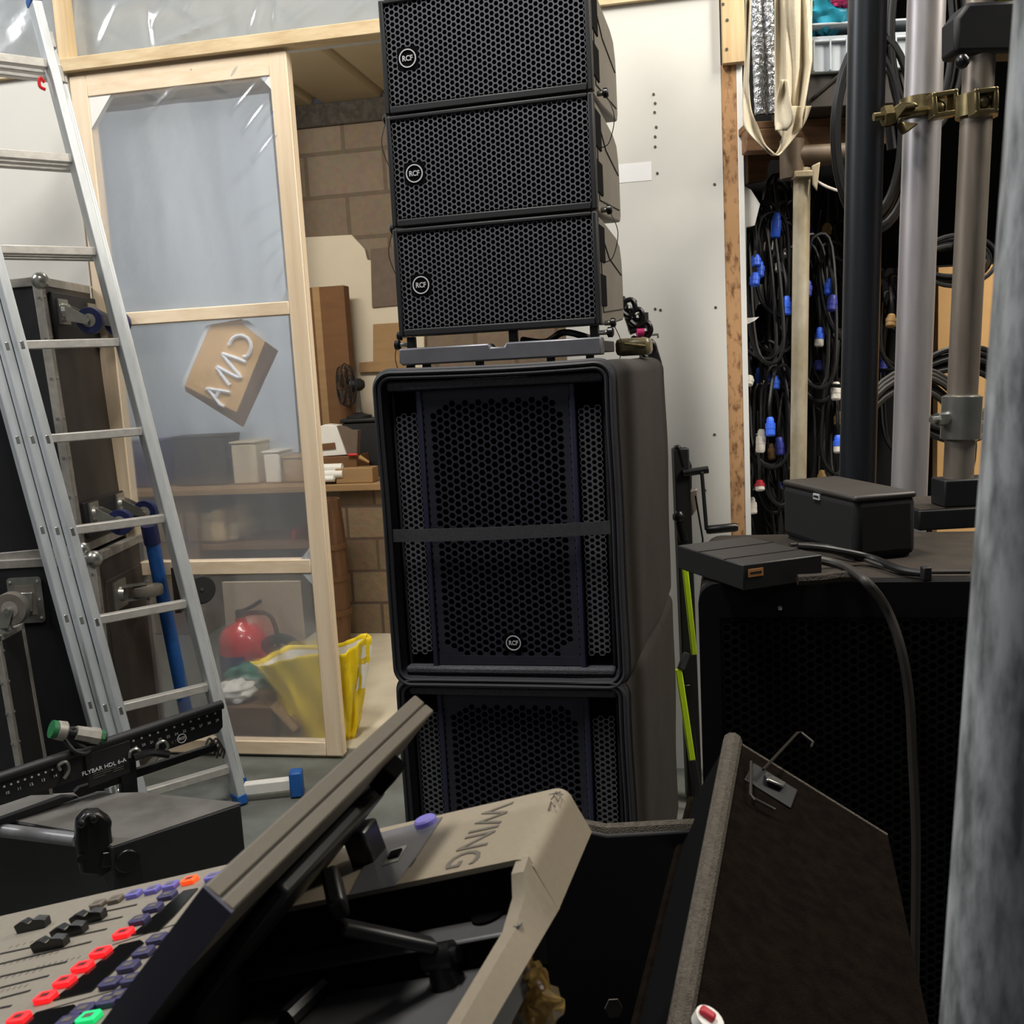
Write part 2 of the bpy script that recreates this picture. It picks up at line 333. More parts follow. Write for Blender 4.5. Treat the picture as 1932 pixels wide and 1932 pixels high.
def hexgrille(mb, x0, x1, z0, z1, pitch, hole, y, depth, mask=None, n=6):
    """perforated sheet in the local xz plane at y; hexagonal cells, hexagonal-round holes with a short inner wall"""
    dx = pitch * math.sqrt(3) / 2; R6 = pitch / math.sqrt(3); key = {}; vs = []; fs = []
    def V(x, yy, z):
        k = (round(x * 5e4), round(yy * 5e4), round(z * 5e4))
        if k not in key: key[k] = len(vs); vs.append((x, yy, z))
        return key[k]
    nx = int((x1 - x0) / dx) - 0; nz = int((z1 - z0) / pitch) + 1; ox = (x0 + x1) / 2 - (nx - 1) * dx / 2
    for i in range(nx):
        for j in range(nz + 1):
            cx = ox + i * dx; cz = z0 + pitch * .5 + j * pitch + (pitch / 2 if i % 2 else 0)
            if cz > z1 - pitch * .4: continue
            open_ = True if mask is None else mask(cx, cz)
            o = [V(cx + R6 * math.cos(math.pi / 3 * k), y, cz + R6 * math.sin(math.pi / 3 * k)) for k in range(6)]
            if not open_: fs.append(tuple(o)); continue
            a = [V(cx + hole * math.cos(math.pi / 3 * k), y, cz + hole * math.sin(math.pi / 3 * k)) for k in range(6)]
            b = [V(cx + hole * math.cos(math.pi / 3 * k), y + depth, cz + hole * math.sin(math.pi / 3 * k)) for k in range(6)]
            for k in range(6):
                q = (k + 1) % 6; fs.append((o[k], o[q], a[q], a[k])); fs.append((a[k], a[q], b[q], b[k]))
    mb.add(vs, fs)
def crv(pts, sub=6):
    """Catmull-Rom through the points"""
    P = [Vector(p) for p in pts]; out = []
    for i in range(len(P) - 1):
        a = P[max(i - 1, 0)]; b = P[i]; c = P[i + 1]; d = P[min(i + 2, len(P) - 1)]
        for k in range(sub):
            t = k / sub; out.append(.5 * ((2 * b) + (c - a) * t + (2 * a - 5 * b + 4 * c - d) * t * t + (3 * b - a - 3 * c + d) * t ** 3))
    out.append(P[-1]); return out
# ------------------------------------------------------------------ partition wall frame (u along wall, z up, d toward the camera)
WA = R(11.3); TW = Vector((math.cos(WA), -math.sin(WA), 0)); NW = Vector((-math.sin(WA), -math.cos(WA), 0)); UP = Vector((0, 0, 1))
W0 = at_z(550, 1432, 0); RW = Matrix.Rotation(-WA, 3, 'Z')
def W(u, z, d=0): return W0 + TW * u + UP * z + NW * d
def wpx(px, py, d=0):
    q = at_pl(px, py, W0 + NW * d, NW); return (q - W0).dot(TW), q.z
def wbox(mb, u0, u1, z0, z1, d0, d1): mb.box(W((u0 + u1) / 2, (z0 + z1) / 2, (d0 + d1) / 2), (u1 - u0, d1 - d0, z1 - z0), TW, NW, UP); return mb
u_post0, _ = wpx(104, 60); u_post1, _ = wpx(126, 60)
u_dl, _ = wpx(128, 150); u_dr = wpx(533, 100)[0] * .5 + wpx(648, 1400)[0] * .5
z_bt = wpx(400, 77)[1]; z_bb = wpx(400, 104)[1]; z_dt = wpx(400, 111)[1]
u_wr = wpx(1368, 500)[0]; u_wl = wpx(1110, 500)[0]
TOP = 3.5
# floor and outer shell
struct(MB().bx(-4.5, 4.5, -1.0, 9.0, -.1, 0).build('floor', 'floor', smooth=False))
m = MB(); wbox(m, u_dl - .0, u_wl + .2, .0, .006, -3.4, -.10); struct(m.build('floor_storeroom', 'floor2', smooth=False))
# plasterboard to the left of the door and to the right of the opening
m = MB(); wbox(m, -2.6, u_dl - .005, 0, z_bb, -.08, 0); struct(m.build('wall_left', 'drywall', smooth=False))
wr = MB(); wbox(wr, u_wl, u_wr, 0, z_bb, -.08, 0); wr = struct(wr.build('wall_right', 'drywall', smooth=False))
m = MB()
for px, py in ((1233, 178), (1236, 195), (1235, 212), (1238, 240), (1236, 258), (1236, 277), (1240, 327), (1350, 580), (1348, 820), (1348, 348), (1188, 5), (1236, 583), (1246, 585), (1330, 925)):
    u, z = wpx(px, py); m.cyl(W(u, z, -.001), W(u, z, .0015), .0042, n=10)
m.build('screw_heads', 'screw', wr)
(ua, za), (ub, zb) = wpx(1172, 345), wpx(1229, 305)
m = MB(); wbox(m, ua - .1, ub, za, zb, 0, .0008); m.build('filler_patch', 'patch', wr, smooth=False)
# beam across, post on the left, end trim of the right wall
m = MB(); wbox(m, -2.6, u_wr + .06, z_bb, z_bt, -.05, .015); struct(m.build('trim_1', 'pine_h', bevel=.003))
m = MB(); wbox(m, u_post0, u_post1, z_bt, TOP, -.05, .0); struct(m.build('trim_2', 'pine_v', bevel=.003))
ut = wpx(1367, 500)[0]
zt0 = wpx(1383, 120)[1]
m = MB(); wbox(m, ut - .002, ut + .047, 0, zt0, -.09, -.004); struct(m.build('trim_3', 'osb', bevel=.002))
m = MB(); wbox(m, ut + .047, ut + .064, 0, zt0 + .01, -.16, -.002); struct(m.build('trim_4', 'white_paint', bevel=.002))
u0, _ = wpx(1361, 60); u1, _ = wpx(1405, 60)
m = MB(); wbox(m, u0, u1, zt0 - .003, TOP, -.02, .018); blk = struct(m.build('trim_5', 'pine_v', bevel=.003))
m = MB()
for px, py in ((1372, 38), (1371, 93), (1364, 8)):
    u, z = wpx(px, py, .018); m.cyl(W(u, z, .017), W(u, z, .0195), .0045, n=10)
m.build('screw_heads', 'screw', blk)

# ---- polythene above the beam, with pulled folds
def sheet(mb, u0, u1, z0, z1, d, nu, nv, folds, base=.004, fk=.6):
    def fn(a, b):
        u = u0 + (u1 - u0) * a; z = z0 + (z1 - z0) * b; h = base * math.sin(5 * u + 2.1 * z) * math.sin(3 * z - u) * min(1, 6 * min(a, 1 - a, b, 1 - b))
        for (ua, za, ub, zb, amp, w) in folds:
            dx, dz = ub - ua, zb - za; L2 = dx * dx + dz * dz
            t = max(0, min(1, ((u - ua) * dx + (z - za) * dz) / L2)); dist = math.hypot(u - ua - dx * t, z - za - dz * t)
            h += fk * amp * math.exp(-(dist / w) ** 2) * math.sin(math.pi * (.12 + .76 * t))
        return W(u, z, d + h)
    mb.grid(fn, nu, nv)
def folds_px(L):
    out = []
    for (x0, y0, x1, y1, a, w) in L:
        p = wpx(x0, y0); q = wpx(x1, y1); out.append((p[0], p[1], q[0], q[1], a, w))
    return out
FT = folds_px([(172, 75, 205, 5, .02, .016), (205, 2, 260, -15, .02, .016), (268, 38, 300, 2, .018, .014), (280, 78, 430, 12, .022, .012), (330, 20, 350, -10, .014, .012), (300, 70, 380, 40, .012, .012),
               (460, 55, 480, -5, .02, .012), (505, 48, 510, -8, .016, .010), (520, 45, 590, -5, .014, .014), (265, 75, 255, 0, -.02, .012), (640, 25, 690, -20, .02, .014), (120, 100, 125, -10, .02, .014), (400, 5, 420, 60, -.015, .03)])
m = MB(); sheet(m, u_post1 - .02, u_wl + .05, z_bt - .05, TOP, -.055, 190, 90, FT, fk=.3)
tag(m.build('polythene_sheet', 'poly_top'), 'clear polythene sheeting stretched above the long timber beam', 'plastic sheet')
m = MB(); sheet(m, -2.6, u_post0 + .02, z_bb + .02, TOP, -.055, 40, 40, folds_px([(20, 90, 60, 0, .02, .02)]))
tag(m.build('polythene_sheet', 'poly_top'), 'small piece of pale polythene beyond the upright post, over the ladder', 'plastic sheet')

# ---- the polythene covered door leaf
door = thing('polythene_door', 'timber framed door leaf covered in clear polythene with a cardboard sign', 'door', W((u_dl + u_dr) / 2, 0, 0))
zr = [wpx(400, 578)[1], wpx(400, 603)[1], wpx(480, 1058)[1], wpx(480, 1084)[1]]
sw = .062
def leafbox(name, u0, u1, z0, z1, mat, label=None): 
    m = MB(); wbox(m, u0, u1, z0, z1, -.05, -.006); return m.build(name, mat, door, bevel=.003)
leafbox('stile', u_dl, u_dl + sw, .012, z_dt, 'pine_dv'); leafbox('stile', u_dr - sw, u_dr, .012, z_dt, 'pine_dv')
for z0, z1 in ((z_dt - .07, z_dt), (zr[1], zr[0]), (zr[3], zr[2]), (.012, .062)): leafbox('rail', u_dl + sw, u_dr - sw, z0, z1, 'pine_dh')
for (ua, za, su, sz) in ((u_dl + sw, z_dt - .07, 1, -1), (u_dr - sw, z_dt - .07, -1, -1), (u_dr - sw, zr[0], -1, 1), (u_dr - sw, zr[3], -1, -1), (u_dr - sw, zr[2], -1, 1)):
    k = .085 if su > 0 else .035
    m = MB(); m.prism([W(ua, za, -.03), W(ua + su * k, za, -.03), W(ua, za + sz * k * 1.2, -.03)], NW * .02); m.build('corner_gusset', 'white_paint', door, smooth=False)
FD = folds_px([(280, 215, 350, 150, .012, .018), (355, 140, 362, 120, .014, .012), (425, 158, 455, 110, .016, .012), (438, 212, 500, 140, .018, .011), (460, 250, 512, 182, .018, .011), (488, 245, 528, 192, .016, .010), (480, 305, 532, 240, .018, .012),
               (440, 350, 480, 320, .008, .02), (460, 425, 545, 395, .010, .012), (470, 410, 545, 372, .008, .012), (490, 465, 550, 425, .012, .012), (495, 510, 540, 460, .010, .014), (520, 545, 545, 500, .010, .014),
               (240, 260, 420, 120, .006, .05), (350, 330, 400, 560, -.006, .03), (520, 100, 560, 420, .006, .02), (430, 640, 440, 1000, .005, .04), (470, 1250, 600, 1390, .006, .03), (585, 1432, 610, 1395, .012, .016), (540, 600, 600, 1000, .005, .02)])
m = MB(); sheet(m, u_dl - .004, u_dr + .002, .008, z_dt + .002, -.011, 130, 260, FD, base=.003, fk=.36)
m.build('polythene_skin', 'poly', door)
# hand lettered cardboard behind the plastic: letters are on the plastic side
def wp(px, py, d): u, z = wpx(px, py, d); return W(u, z, d)
sign = thing('cardboard_sign', 'torn cardboard sign with white painted letters taped behind the door plastic', 'sign', wp(430, 700, -0.0340))
m = MB(); m.prism([wp(348, 728, -0.0280), wp(398, 612, -0.0280), wp(455, 602, -0.0280), wp(500, 645, -0.0280), wp(447, 778, -0.0280)], -NW * .004); m.build('card', pmat('sign_card', '#f2c68c', .85, var=.12), sign, smooth=False)
m = MB(); m.prism([wp(500, 644, -0.0270), wp(524, 662, -0.0440), wp(458, 806, -0.0440), wp(446, 779, -0.0270)], -NW * .003); m.build('side_flap', 'sign_shaded', sign, smooth=False)
m = MB(); m.prism([wp(348, 728, -0.0275), wp(447, 778, -0.0275), wp(458, 806, -0.0340), wp(350, 738, -0.0280)], -NW * .003); m.build('lower_flap', 'sign_shaded', sign, smooth=False)
m = MB()
for st in ([(389, 735), (392, 733), (415, 763), (423, 767)], [(391, 733), (434, 740)], [(406, 752), (414, 738)],):
    m.tube([wp(x, y, -0.0235) for x, y in st], .0066, 6)
for st in ([(433, 727), (411, 696), (414, 694), (447, 711), (452, 708), (422, 672), (426, 669), (464, 683)], [(432, 651), (441, 637), (456, 633), (469, 640), (474, 655), (467, 672), (459, 672)]):
    m.tube(crv([wp(x, y, -0.0235) for x, y in st], 3), .0066, 6)
m.build('lettering', 'chalk', sign)
m = MB(); m.prism([wp(452, 606, -0.0275), wp(466, 604, -0.0275), wp(504, 632, -0.0275), wp(500, 645, -0.0275)], -NW * .001)
m.prism([wp(348, 728, -0.0275), wp(342, 724, -0.0275), wp(388, 615, -0.0275), wp(397, 612, -0.0275)], -NW * .001); m.build('tape', 'patch', sign, smooth=False)

# ------------------------------------------------------------------ store room behind
BK = 2.35
def bwpx(px, py, d=-BK): u, z = wpx(px, py, d); return u, z
zc = bwpx(630, 193)[1]
m = MB(); wbox(m, -2.2, 1.35, 0, zc, -BK - .2, -BK); sb = m.build('wall_back', 'block', smooth=False); struct(sb)
# brick texture reads the object axes: give the block wall its own rotated frame
def rotate_into_wall(o):
    mt = Matrix.Translation(W0) @ RW.to_4x4(); o.data.transform(mt.inverted()); o.matrix_world = mt; PM[o.name] = mt
rotate_into_wall(sb)
m = MB(); wbox(m, -2.3, -2.2, 0, TOP, -BK, -.08); struct(m.build('wall_store_left', 'drywall', smooth=False))
m = MB(); wbox(m, 1.05, 1.15, 0, TOP, -BK, -.085); struct(m.build('wall_store_right', 'drywall', smooth=False))
m = MB()
n = 160; pts = []
for i in range(n + 1):
    u = -2.2 + 3.4 * i / n; f = (u * 2.6) % 1.0
    pts.append((u, zc + (.035 if .42 < f < .58 else 0)))
def cf(a, b):
    u, z = pts[int(round(a * n))]; return W(u, z + (1 - b) * .0, -.06 - (BK - .06) * b)
m.grid(cf, n, 1); struct(m.build('ceiling', 'sheeting', smooth=False, solid=.01))
_, zl0 = bwpx(630, 238); _, zl1 = bwpx(630, 192)
m = MB(); wbox(m, -2.2, 1.05, zl0, zc - .001, -BK, -BK + .03); struct(m.build('trim_6', 'lintel', bevel=.01))
# plasterboard sheet with a notched corner on the back wall
brd = []
for px, py in ((500, 1000), (500, 452), (663, 443), (688, 470), (693, 490), (745, 500), (800, 500), (800, 1000)): brd.append(W(*bwpx(px, py, -BK + .03), -BK + .03))
m = MB(); m.prism(brd, -NW * .025); bb = tag(m.build('plasterboard_sheet', 'cream_board', smooth=False), 'cream plasterboard sheet with a cut corner against the block wall', 'board')
m = MB()
m.prism([W(*bwpx(x, y, -BK + .034), -BK + .034) for x, y in ((700, 470), (760, 465), (760, 575), (703, 580))], NW * .01)
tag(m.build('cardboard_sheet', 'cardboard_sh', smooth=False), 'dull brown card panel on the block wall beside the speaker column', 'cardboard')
m = MB()
m.prism([W(*bwpx(x, y, -BK + .04), -BK + .04) for x, y in ((706, 612), (770, 608), (770, 700), (680, 702), (680, 684), (706, 682))], NW * .02)
tag(m.build('cardboard_sheet', 'cardboard', smooth=False), 'orange brown cardboard panel low on the wall behind the desk fan', 'cardboard')
dsu0, dsu1 = u_dl - 1.35, wpx(520, 400, -1.9)[0]
m = MB(); m.grid(lambda a, b: W(dsu0 + (dsu1 - dsu0) * a, .95 + (zc - .03 - .95) * b, -1.95 + .012 * math.sin(15 * a + .6 * math.sin(4 * b)) + .003 * math.sin(41 * a + 2 * b)), 90, 20)
tag(m.build('haze_sheet', pmat('haze_blue_grey', '#b9c5d4', .9, var=.22, scale=(5, 5, .7))), 'added pale blue grey sheet standing for haze behind the upper door pane', 'haze sheet')  # added sheet; the haze of the door plastic is put into its colour
# workbench
def onb(px, py, z): return at_z(px, py, z)
DB = -1.62
_, zbn = wpx(660, 914, DB)
bench = thing('workbench', 'workbench with wooden top on stone piers behind the polythene door', 'workbench', W(-.4, 0, DB - .3))
m = MB(); wbox(m, -1.7, .75, zbn - .035, zbn, DB - .6, DB); m.build('bench_top', 'cardboard', bench, bevel=.004)
u0 = bwpx(650, 1050, DB - .05)[0]; u1 = u0 + .55
m = MB(); wbox(m, u0, u1, .006, zbn - .036, DB - .55, DB - .05); o = m.build('pier', 'block2', bench, smooth=False)
m = MB(); wbox(m, -1.65, -1.2, .006, zbn - .036, DB - .55, DB - .05); m.build('pier', 'block2', bench, smooth=False)
# plank / barrel front at left of the pier
uA = bwpx(612, 1050, DB + .02)[0]; uB = bwpx(668, 1050, DB + .02)[0]
brl = thing('wooden_barrel', 'dark brown wooden barrel standing under the bench end', 'barrel', W((uA + uB) / 2, .006, DB + .16))
m = MB(); rb = (uB - uA) / 2 * 1.15
m.lathe([(rb * .82, 0), (rb * .95, zbn * .25), (rb, zbn * .5), (rb * .95, zbn * .75), (rb * .82, zbn * .93), (rb * .74, zbn * .93), (rb * .74, zbn * .9)], W((uA + uB) / 2, .006, DB + .16), n=28); m.build('staves', 'barrel', brl)
for h in (.2, .42, .62):
    m = MB(); m.lathe([(rb * .99, zbn * h), (rb * 1.02, zbn * h), (rb * 1.02, zbn * h + .025), (rb * .99, zbn * h + .025)], W((uA + uB) / 2, .006, DB + .16), n=28)
    m.build('hoop', 'cardboard_d', brl)
def bobj(name, mat, label, cat, x0, y0, x1, y1, d, depth, bevel=.004, base=None):
    """a box resting on the bench from its front face in the picture"""
    ua, za = wpx(x0, y1, d); ub, zb = wpx(x1, y0, d); za = zbn + .0008 if base is None else base
    m = MB(); wbox(m, ua, ub, za, zb, d - depth, d); return tag(m.build(name, mat, bevel=bevel), label, cat)
def carton(name, label, x0, y0, x1, y1, d, depth, base, mats=('cardboard_d', 'cardboard')):
    ua, _ = wpx(x0, y1, d); ub, zb = wpx(x1, y0, d)
    t = thing(name, label, 'box', W((ua + ub) / 2, base, d - depth / 2))
    m = MB(); wbox(m, ua, ub, base, zb, d - depth, d); m.build('body', mats[0], t, bevel=.004)
    m = MB(); um = (ua + ub) / 2; wbox(m, um - .02, um + .02, base + .02, zb + .0008, d - depth, d + .0012); m.build('packing_tape', mats[1], t, smooth=False); return t
carton('cardboard_box', 'tall brown cardboard box standing on the bench by the door edge', 573, 538, 648, 905, DB - .5, .085, zbn + .0008)
bobj('wood_block', 'cardboard', 'pale squared timber offcut on the front edge of the bench', 'timber', 634, 882, 702, 912, DB - .04, .1)
t = thing('storage_bin', 'dark grey bin under the desk fan on the bench', 'bin', W(*bwpx(662, 860, DB - .3), DB - .3))
ua, _ = bwpx(645, 800, DB - .34); ub, zb = bwpx(720, 788, DB - .34)
m = MB(); wbox(m, ua, ub, zbn + .0008, zb - .02, DB - .5, DB - .34); m.build('body', 'blackrubber', t, bevel=.01)
m = MB(); wbox(m, ua - .01, ub + .01, zb - .02, zb, DB - .51, DB - .33); m.build('lid', 'black', t, bevel=.006)
zlid = zb
# white folded bag + rolls
t = thing('white_carton', 'white carton with a brown window lying open on the bench', 'carton', W(*bwpx(640, 850, DB - .1), DB - .1))
m = MB(); m.prism([wp(598, 862, DB - .12), wp(598, 806, DB - .12), wp(612, 801, DB - .12), wp(634, 803, DB - .12), wp(654, 858, DB - .12)], -NW * .09); m.build('shell', 'white_plastic', t, bevel=.003)
m = MB(); m.prism([wp(600, 850, DB - .117), wp(600, 838, DB - .117), wp(632, 835, DB - .117), wp(634, 847, DB - .117)], NW * .002); m.build('window', 'cardboard_d', t, smooth=False)
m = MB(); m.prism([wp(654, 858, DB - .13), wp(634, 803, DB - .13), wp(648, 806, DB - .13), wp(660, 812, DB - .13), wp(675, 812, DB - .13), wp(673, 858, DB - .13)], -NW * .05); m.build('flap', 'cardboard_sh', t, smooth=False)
bobj('red_tray', 'cardboard_d', 'brown shallow tray beneath the white carton on the bench', 'tray', 606, 860, 672, 878, DB - .1, .2)
m = MB(); q = wp(664, 858, DB - .09); m.cyl(q - TW * .02, q + TW * .03, .007); tag(m.build('screwdriver', 'red'), 'short red tool handle on the bench tray', 'tool')
for k, (x, y, r) in enumerate(((612, 884, .024), (620, 895, .022), (610, 904, .016))):
    q = wp(x, y, DB - .07 + .02 * k); m = MB(); m.cyl(q - TW * .1, q + TW * (.1 - .02 * k), r); m.lathe([(r * .4, 0), (r * .4, .004)], q + TW * (.1 - .02 * k), TW)
    tag(m.build('paper_roll', 'white_plastic'), ['white paper roll lying on the bench, uppermost of three', 'white paper roll lying on the bench, middle of three', 'thin white paper roll lying on the bench, lowest of three'][k], 'roll', 'white rolls on the bench')
m = MB(); q = wp(678, 862, DB - .06); m.tube([q, q + TW * .05 - UP * .03], [.012, .006]); tag(m.build('marker_pen', 'plug_tan'), 'pale stubby bottle lying near the red tool handle', 'bottle')
# desk fan
fc = wp(653, 727, DB - .4); fan = thing('desk_fan', 'grey caged desk fan standing on the dark bin', 'fan', (fc.x, fc.y, zlid))
m = MB(); ax = (NW * .55 - TW * .83).normalized(); rf = .118
X, Y = frame_of(ax)
for off in (-.03, .0, .03):
    rr = rf * (1 if off == 0 else .86); m.tube([fc + ax * off + (X * math.cos(a) + Y * math.sin(a)) * rr for a in [2 * math.pi * k / 28 for k in range(28)]], .003, 5, closed=True)
for k in range(26):
    a = 2 * math.pi * k / 26; v = X * math.cos(a) + Y * math.sin(a)
    m.tube([fc + ax * .045 + v * .02, fc + ax * .03 + v * rf * .86, fc + v * rf, fc - ax * .03 + v * rf * .86, fc - ax * .045 + v * .02], .0013, 4)
m.build('cage', 'blackrubber', fan)
m = MB()
for k in range(4):
    a = 2 * math.pi * k / 4 + .3; v = X * math.cos(a) + Y * math.sin(a); w = ax.cross(v)
    m.prism([fc + v * .02 - w * .012, fc + v * .1 - w * .045, fc + v * .105 + w * .03, fc + v * .02 + w * .012], ax * .003)
m.build('blades', 'blackgloss', fan)
m = MB(); m.lathe([(.03, -.02), (.036, 0), (.034, .05), (.02, .07)], fc - ax * .03, -ax, 20); m.build('motor', 'black', fan)
m = MB(); fb = fc - ax * .06; m.tube([Vector((fb.x, fb.y, zlid + .02)), fb - UP * .01], [.018, .013]); m.build('pole', 'rubber', fan)
m = MB(); m.lathe([(.07, 0), (.07, .012), (.03, .022), (.018, .03)], (fb.x, fb.y, zlid + .0008)); m.build('base', 'blackrubber', fan)
# things seen blurred through the plastic: coloured jumble on the bench
JB = [(235, 830, 300, 905, 'label_blue', 'dark blue tool case on the bench, seen hazily through the door plastic', 'tool_case'), (330, 820, 420, 905, 'case_brown', 'dark brown crate on the bench beneath the sign', 'crate'), (440, 832, 480, 905, 'cream', 'cream sack on the bench seen hazily below the sign', 'sack'),
      (500, 850, 525, 905, 'white_plastic', 'white tub on the bench seen hazily near the door stile', 'tub'), (535, 860, 575, 905, 'cardboard', 'small brown box on the bench just inside the door stile', 'small_box')]
for (x0, y0, x1, y1, mat, lab, nm) in JB:
    ua, _ = wpx(x0, y1, DB - .15); ub, zb = wpx(x1, y0, DB - .15); t = thing(nm, lab, nm.replace('_', ' '), W((ua + ub) / 2, zbn, DB - .25))
    m = MB(); wbox(m, ua, ub, zbn + .0008, zb - .012, DB - .35, DB - .15); m.build('body', mat, t, bevel=.012)
    m = MB(); wbox(m, ua - .006, ub + .006, zb - .012, zb, DB - .356, DB - .144); m.build('lid', mat, t, bevel=.005)
SH = [(330, 930, 400, 960, 'label_blue', 'navy jacket folded on the low shelf under the bench'), (420, 985, 450, 1005, 'cream', 'cream bundle on the low shelf under the bench'), (335, 960, 420, 1000, 'pine_h', 'pale timber offcuts on the low shelf under the bench'), (540, 1000, 560, 1020, 'red', 'red tub on the low shelf under the bench, near the door stile')]
zsh = wpx(400, 1026, DB - .1)[1]
m = MB(); wbox(m, -1.19, u0 - .02, zsh - .03, zsh, DB - .5, DB - .06); m.build('low_shelf', 'oldwood', bench, bevel=.003)
for k, (x0, y0, x1, y1, mat, lab) in enumerate(SH):
    ua, _ = wpx(x0, y1, DB - .1); ub, zb = wpx(x1, y0, DB - .1 - .08 * (k % 2)); zb = max(zb, zsh + .06)
    m = MB(); wbox(m, ua, ub, zsh + .0008, zb if k != 0 else zsh + .2, DB - .42, DB - .1 - .05 * (k % 2)); tag(m.build(['folded_jacket', 'cloth_bundle', 'timber_offcut', 'paint_tub'][k], mat, bevel=.02), lab, ['jacket', 'bundle', 'timber', 'tub'][k])
# fire extinguisher
ep = at_z(468, 1322, .006); ext = thing('fire_extinguisher', 'red fire extinguisher standing behind the lower door plastic', 'fire extinguisher', ep)
er = .10; eh = .255
m = MB(); m.lathe([(er * .9, 0), (er, .012), (er, eh), (er * .93, eh + .035), (er * .7, eh + .068), (er * .3, eh + .085), (.022, eh + .095), (.022, eh + .11)], ep, n=32); m.build('cylinder', 'red', ext)
m = MB(); m.cyl(ep + UP * (eh + .105), ep + UP * (eh + .14), .018); m.tube([ep + UP * (eh + .135), ep + UP * (eh + .15) + TW * .05, ep + UP * (eh + .18) + TW * .1], .008, 8); m.tube([ep + UP * (eh + .13), ep + UP * (eh + .125) + TW * .1], .008, 8); m.build('valve_handle', 'black', ext)
m = MB(); m.tube(crv([ep + UP * (eh + .12), ep + UP * (eh + .12) + TW * .13, ep + TW * .16 + UP * .24, ep + TW * .125 + UP * .08], 6), .010, 8); m.build('hose', 'black', ext)
m = MB()
for k in range(10):
    a0, a1 = -.9 + .14 * k, -.9 + .14 * (k + 1)
    f = lambda a, z: ep + (NW * math.cos(a) + TW * math.sin(a)) * (er + .0015) + UP * z
    m.add([f(a0, .09), f(a1, .09), f(a1, .22), f(a0, .22)], [(0, 1, 2, 3)])
m.build('instruction_label', 'label_blue', ext, label='navy blue instruction label')
# second red item behind + pale panel
t = tag(MB().prism([W(wpx(437, 1290, -.75)[0], .006, -.75), W(wpx(580, 1290, -.75)[0], .006, -.75), W(wpx(580, 1290, -.75)[0], wpx(500, 1098, -.75)[1], -.75), W(wpx(437, 1290, -.75)[0], wpx(500, 1098, -.75)[1], -.75)], -NW * .02).build('leaning_board', 'cream', smooth=False), 'pale pinkish board standing behind the fire extinguisher', 'board')
bp_ = W(wpx(530, 1250, -.5)[0], .006, -.5); t = thing('red_bucket', 'red tub with dark contents between extinguisher and yellow bag', 'bucket', bp_)
m = MB(); m.lathe([(.085, 0), (.11, .2), (.116, .205), (.104, .205), (.08, .01)], bp_, n=28); m.build('bucket_body', 'red', t)
m = MB(); m.tube(crv([bp_ + UP * .2 + TW * .05, bp_ + UP * .27 - TW * .06, bp_ + UP * .3 + TW * .02, bp_ + UP * .24 + TW * .1, bp_ + UP * .2], 6), .022, 8); m.build('hose_coil', 'blackrubber', t)
# yellow carrier bag
yb = at_z(606, 1393, .007); bag = thing('carrier_bag', 'yellow carrier bag gaping open on the pale floor at the door edge', 'bag', yb)
BL = wpx(512, 1255, -.10)[0]; BR = wpx(695, 1225, -.14)[0]
prof_bot = [wp(560, 1400, -.10), wp(668, 1392, -.10), wp(672, 1375, -.30), wp(575, 1375, -.30)]
cx_, cz_ = wpx(606, 1300, -.22)
def ybag(a, b):
    th = 2 * math.pi * a; h = b
    hw = .128 + .05 * h ** .7; hd = .075 + .035 * h
    c, s = math.cos(th), math.sin(th); e = .62
    x = (abs(c) ** e) * (1 if c > 0 else -1) * hw; y = (abs(s) ** e) * (1 if s > 0 else -1) * hd
    if h > .62 and c < -.2: x -= (h - .62) * .22 * (-c)
    cr = .006 * math.sin(9 * th + 4 * h) + .005 * math.sin(17 * th - 9 * h)
    ztop = .335 + .045 * c - .0 * s + (.01 * math.sin(5 * th))
    return W(cx_ - .010 + x + .03 * h * (1 if c > 0 else .4) + cr, .007 + h * ztop, -.22 + y + cr)
m = MB(); m.grid(ybag, 72, 24); m.build('bag_body', 'yellow', bag, solid=.002)
def bandf(z0, z1, c0, c1):
    m = MB(); m.grid(lambda a, b: ybag(c0 + (c1 - c0) * a, z0 + (z1 - z0) * b) + NW * .0 + (ybag(c0 + (c1 - c0) * a, z0 + (z1 - z0) * b) - W(cx_, .2, -.22)).normalized() * .003, 14, 6); return m
bandf(.5, .74, .78 + .18, 1.07).build('white_print', 'white_plastic', bag)
bandf(.80, .92, .97, 1.04).build('white_print', 'white_plastic', bag)
m = MB(); m.grid(lambda a, b: W(cx_, .2, -.22) + (ybag(a, .5 + .46 * b) - W(cx_, .2, -.22)) * .965, 60, 8); m.build('inner_liner', 'white_plastic', bag)
# cardboard box with bags by the bottom rail
q0 = W(wpx(400, 1405, -.12)[0], .007, -.12); u0b = wpx(405, 1405, -.1)[0]; u1b = wpx(515, 1405, -.1)[0]
cb = thing('cardboard_box', 'reddish brown open cardboard box inside the door bottom with bags in it', 'box', W((u0b + u1b) / 2, .007, -.2))
zcb = wpx(450, 1335, -.1)[1]
m = MB(); wbox(m, u0b, u1b, .007, zcb, -.30, -.10); m.build('body', 'cardboard_d', cb, bevel=.003)
m = MB(); m.prism([W(u1b, zcb, -.1), W(u1b + .09, zcb - .09, -.09), W(u1b + .12, zcb - .07, -.25), W(u1b, zcb, -.28)], UP * .004); m.build('flap', 'cardboard', cb, smooth=False)
m = MB(); m.prism([W(u1b + .005, .007, -.15), W(u1b + .13, .007, -.12), W(u1b + .10, zcb * .62, -.12), W(u1b + .02, zcb * .9, -.14)], -NW * .006); m.build('flap', 'cardboard', cb, smooth=False)
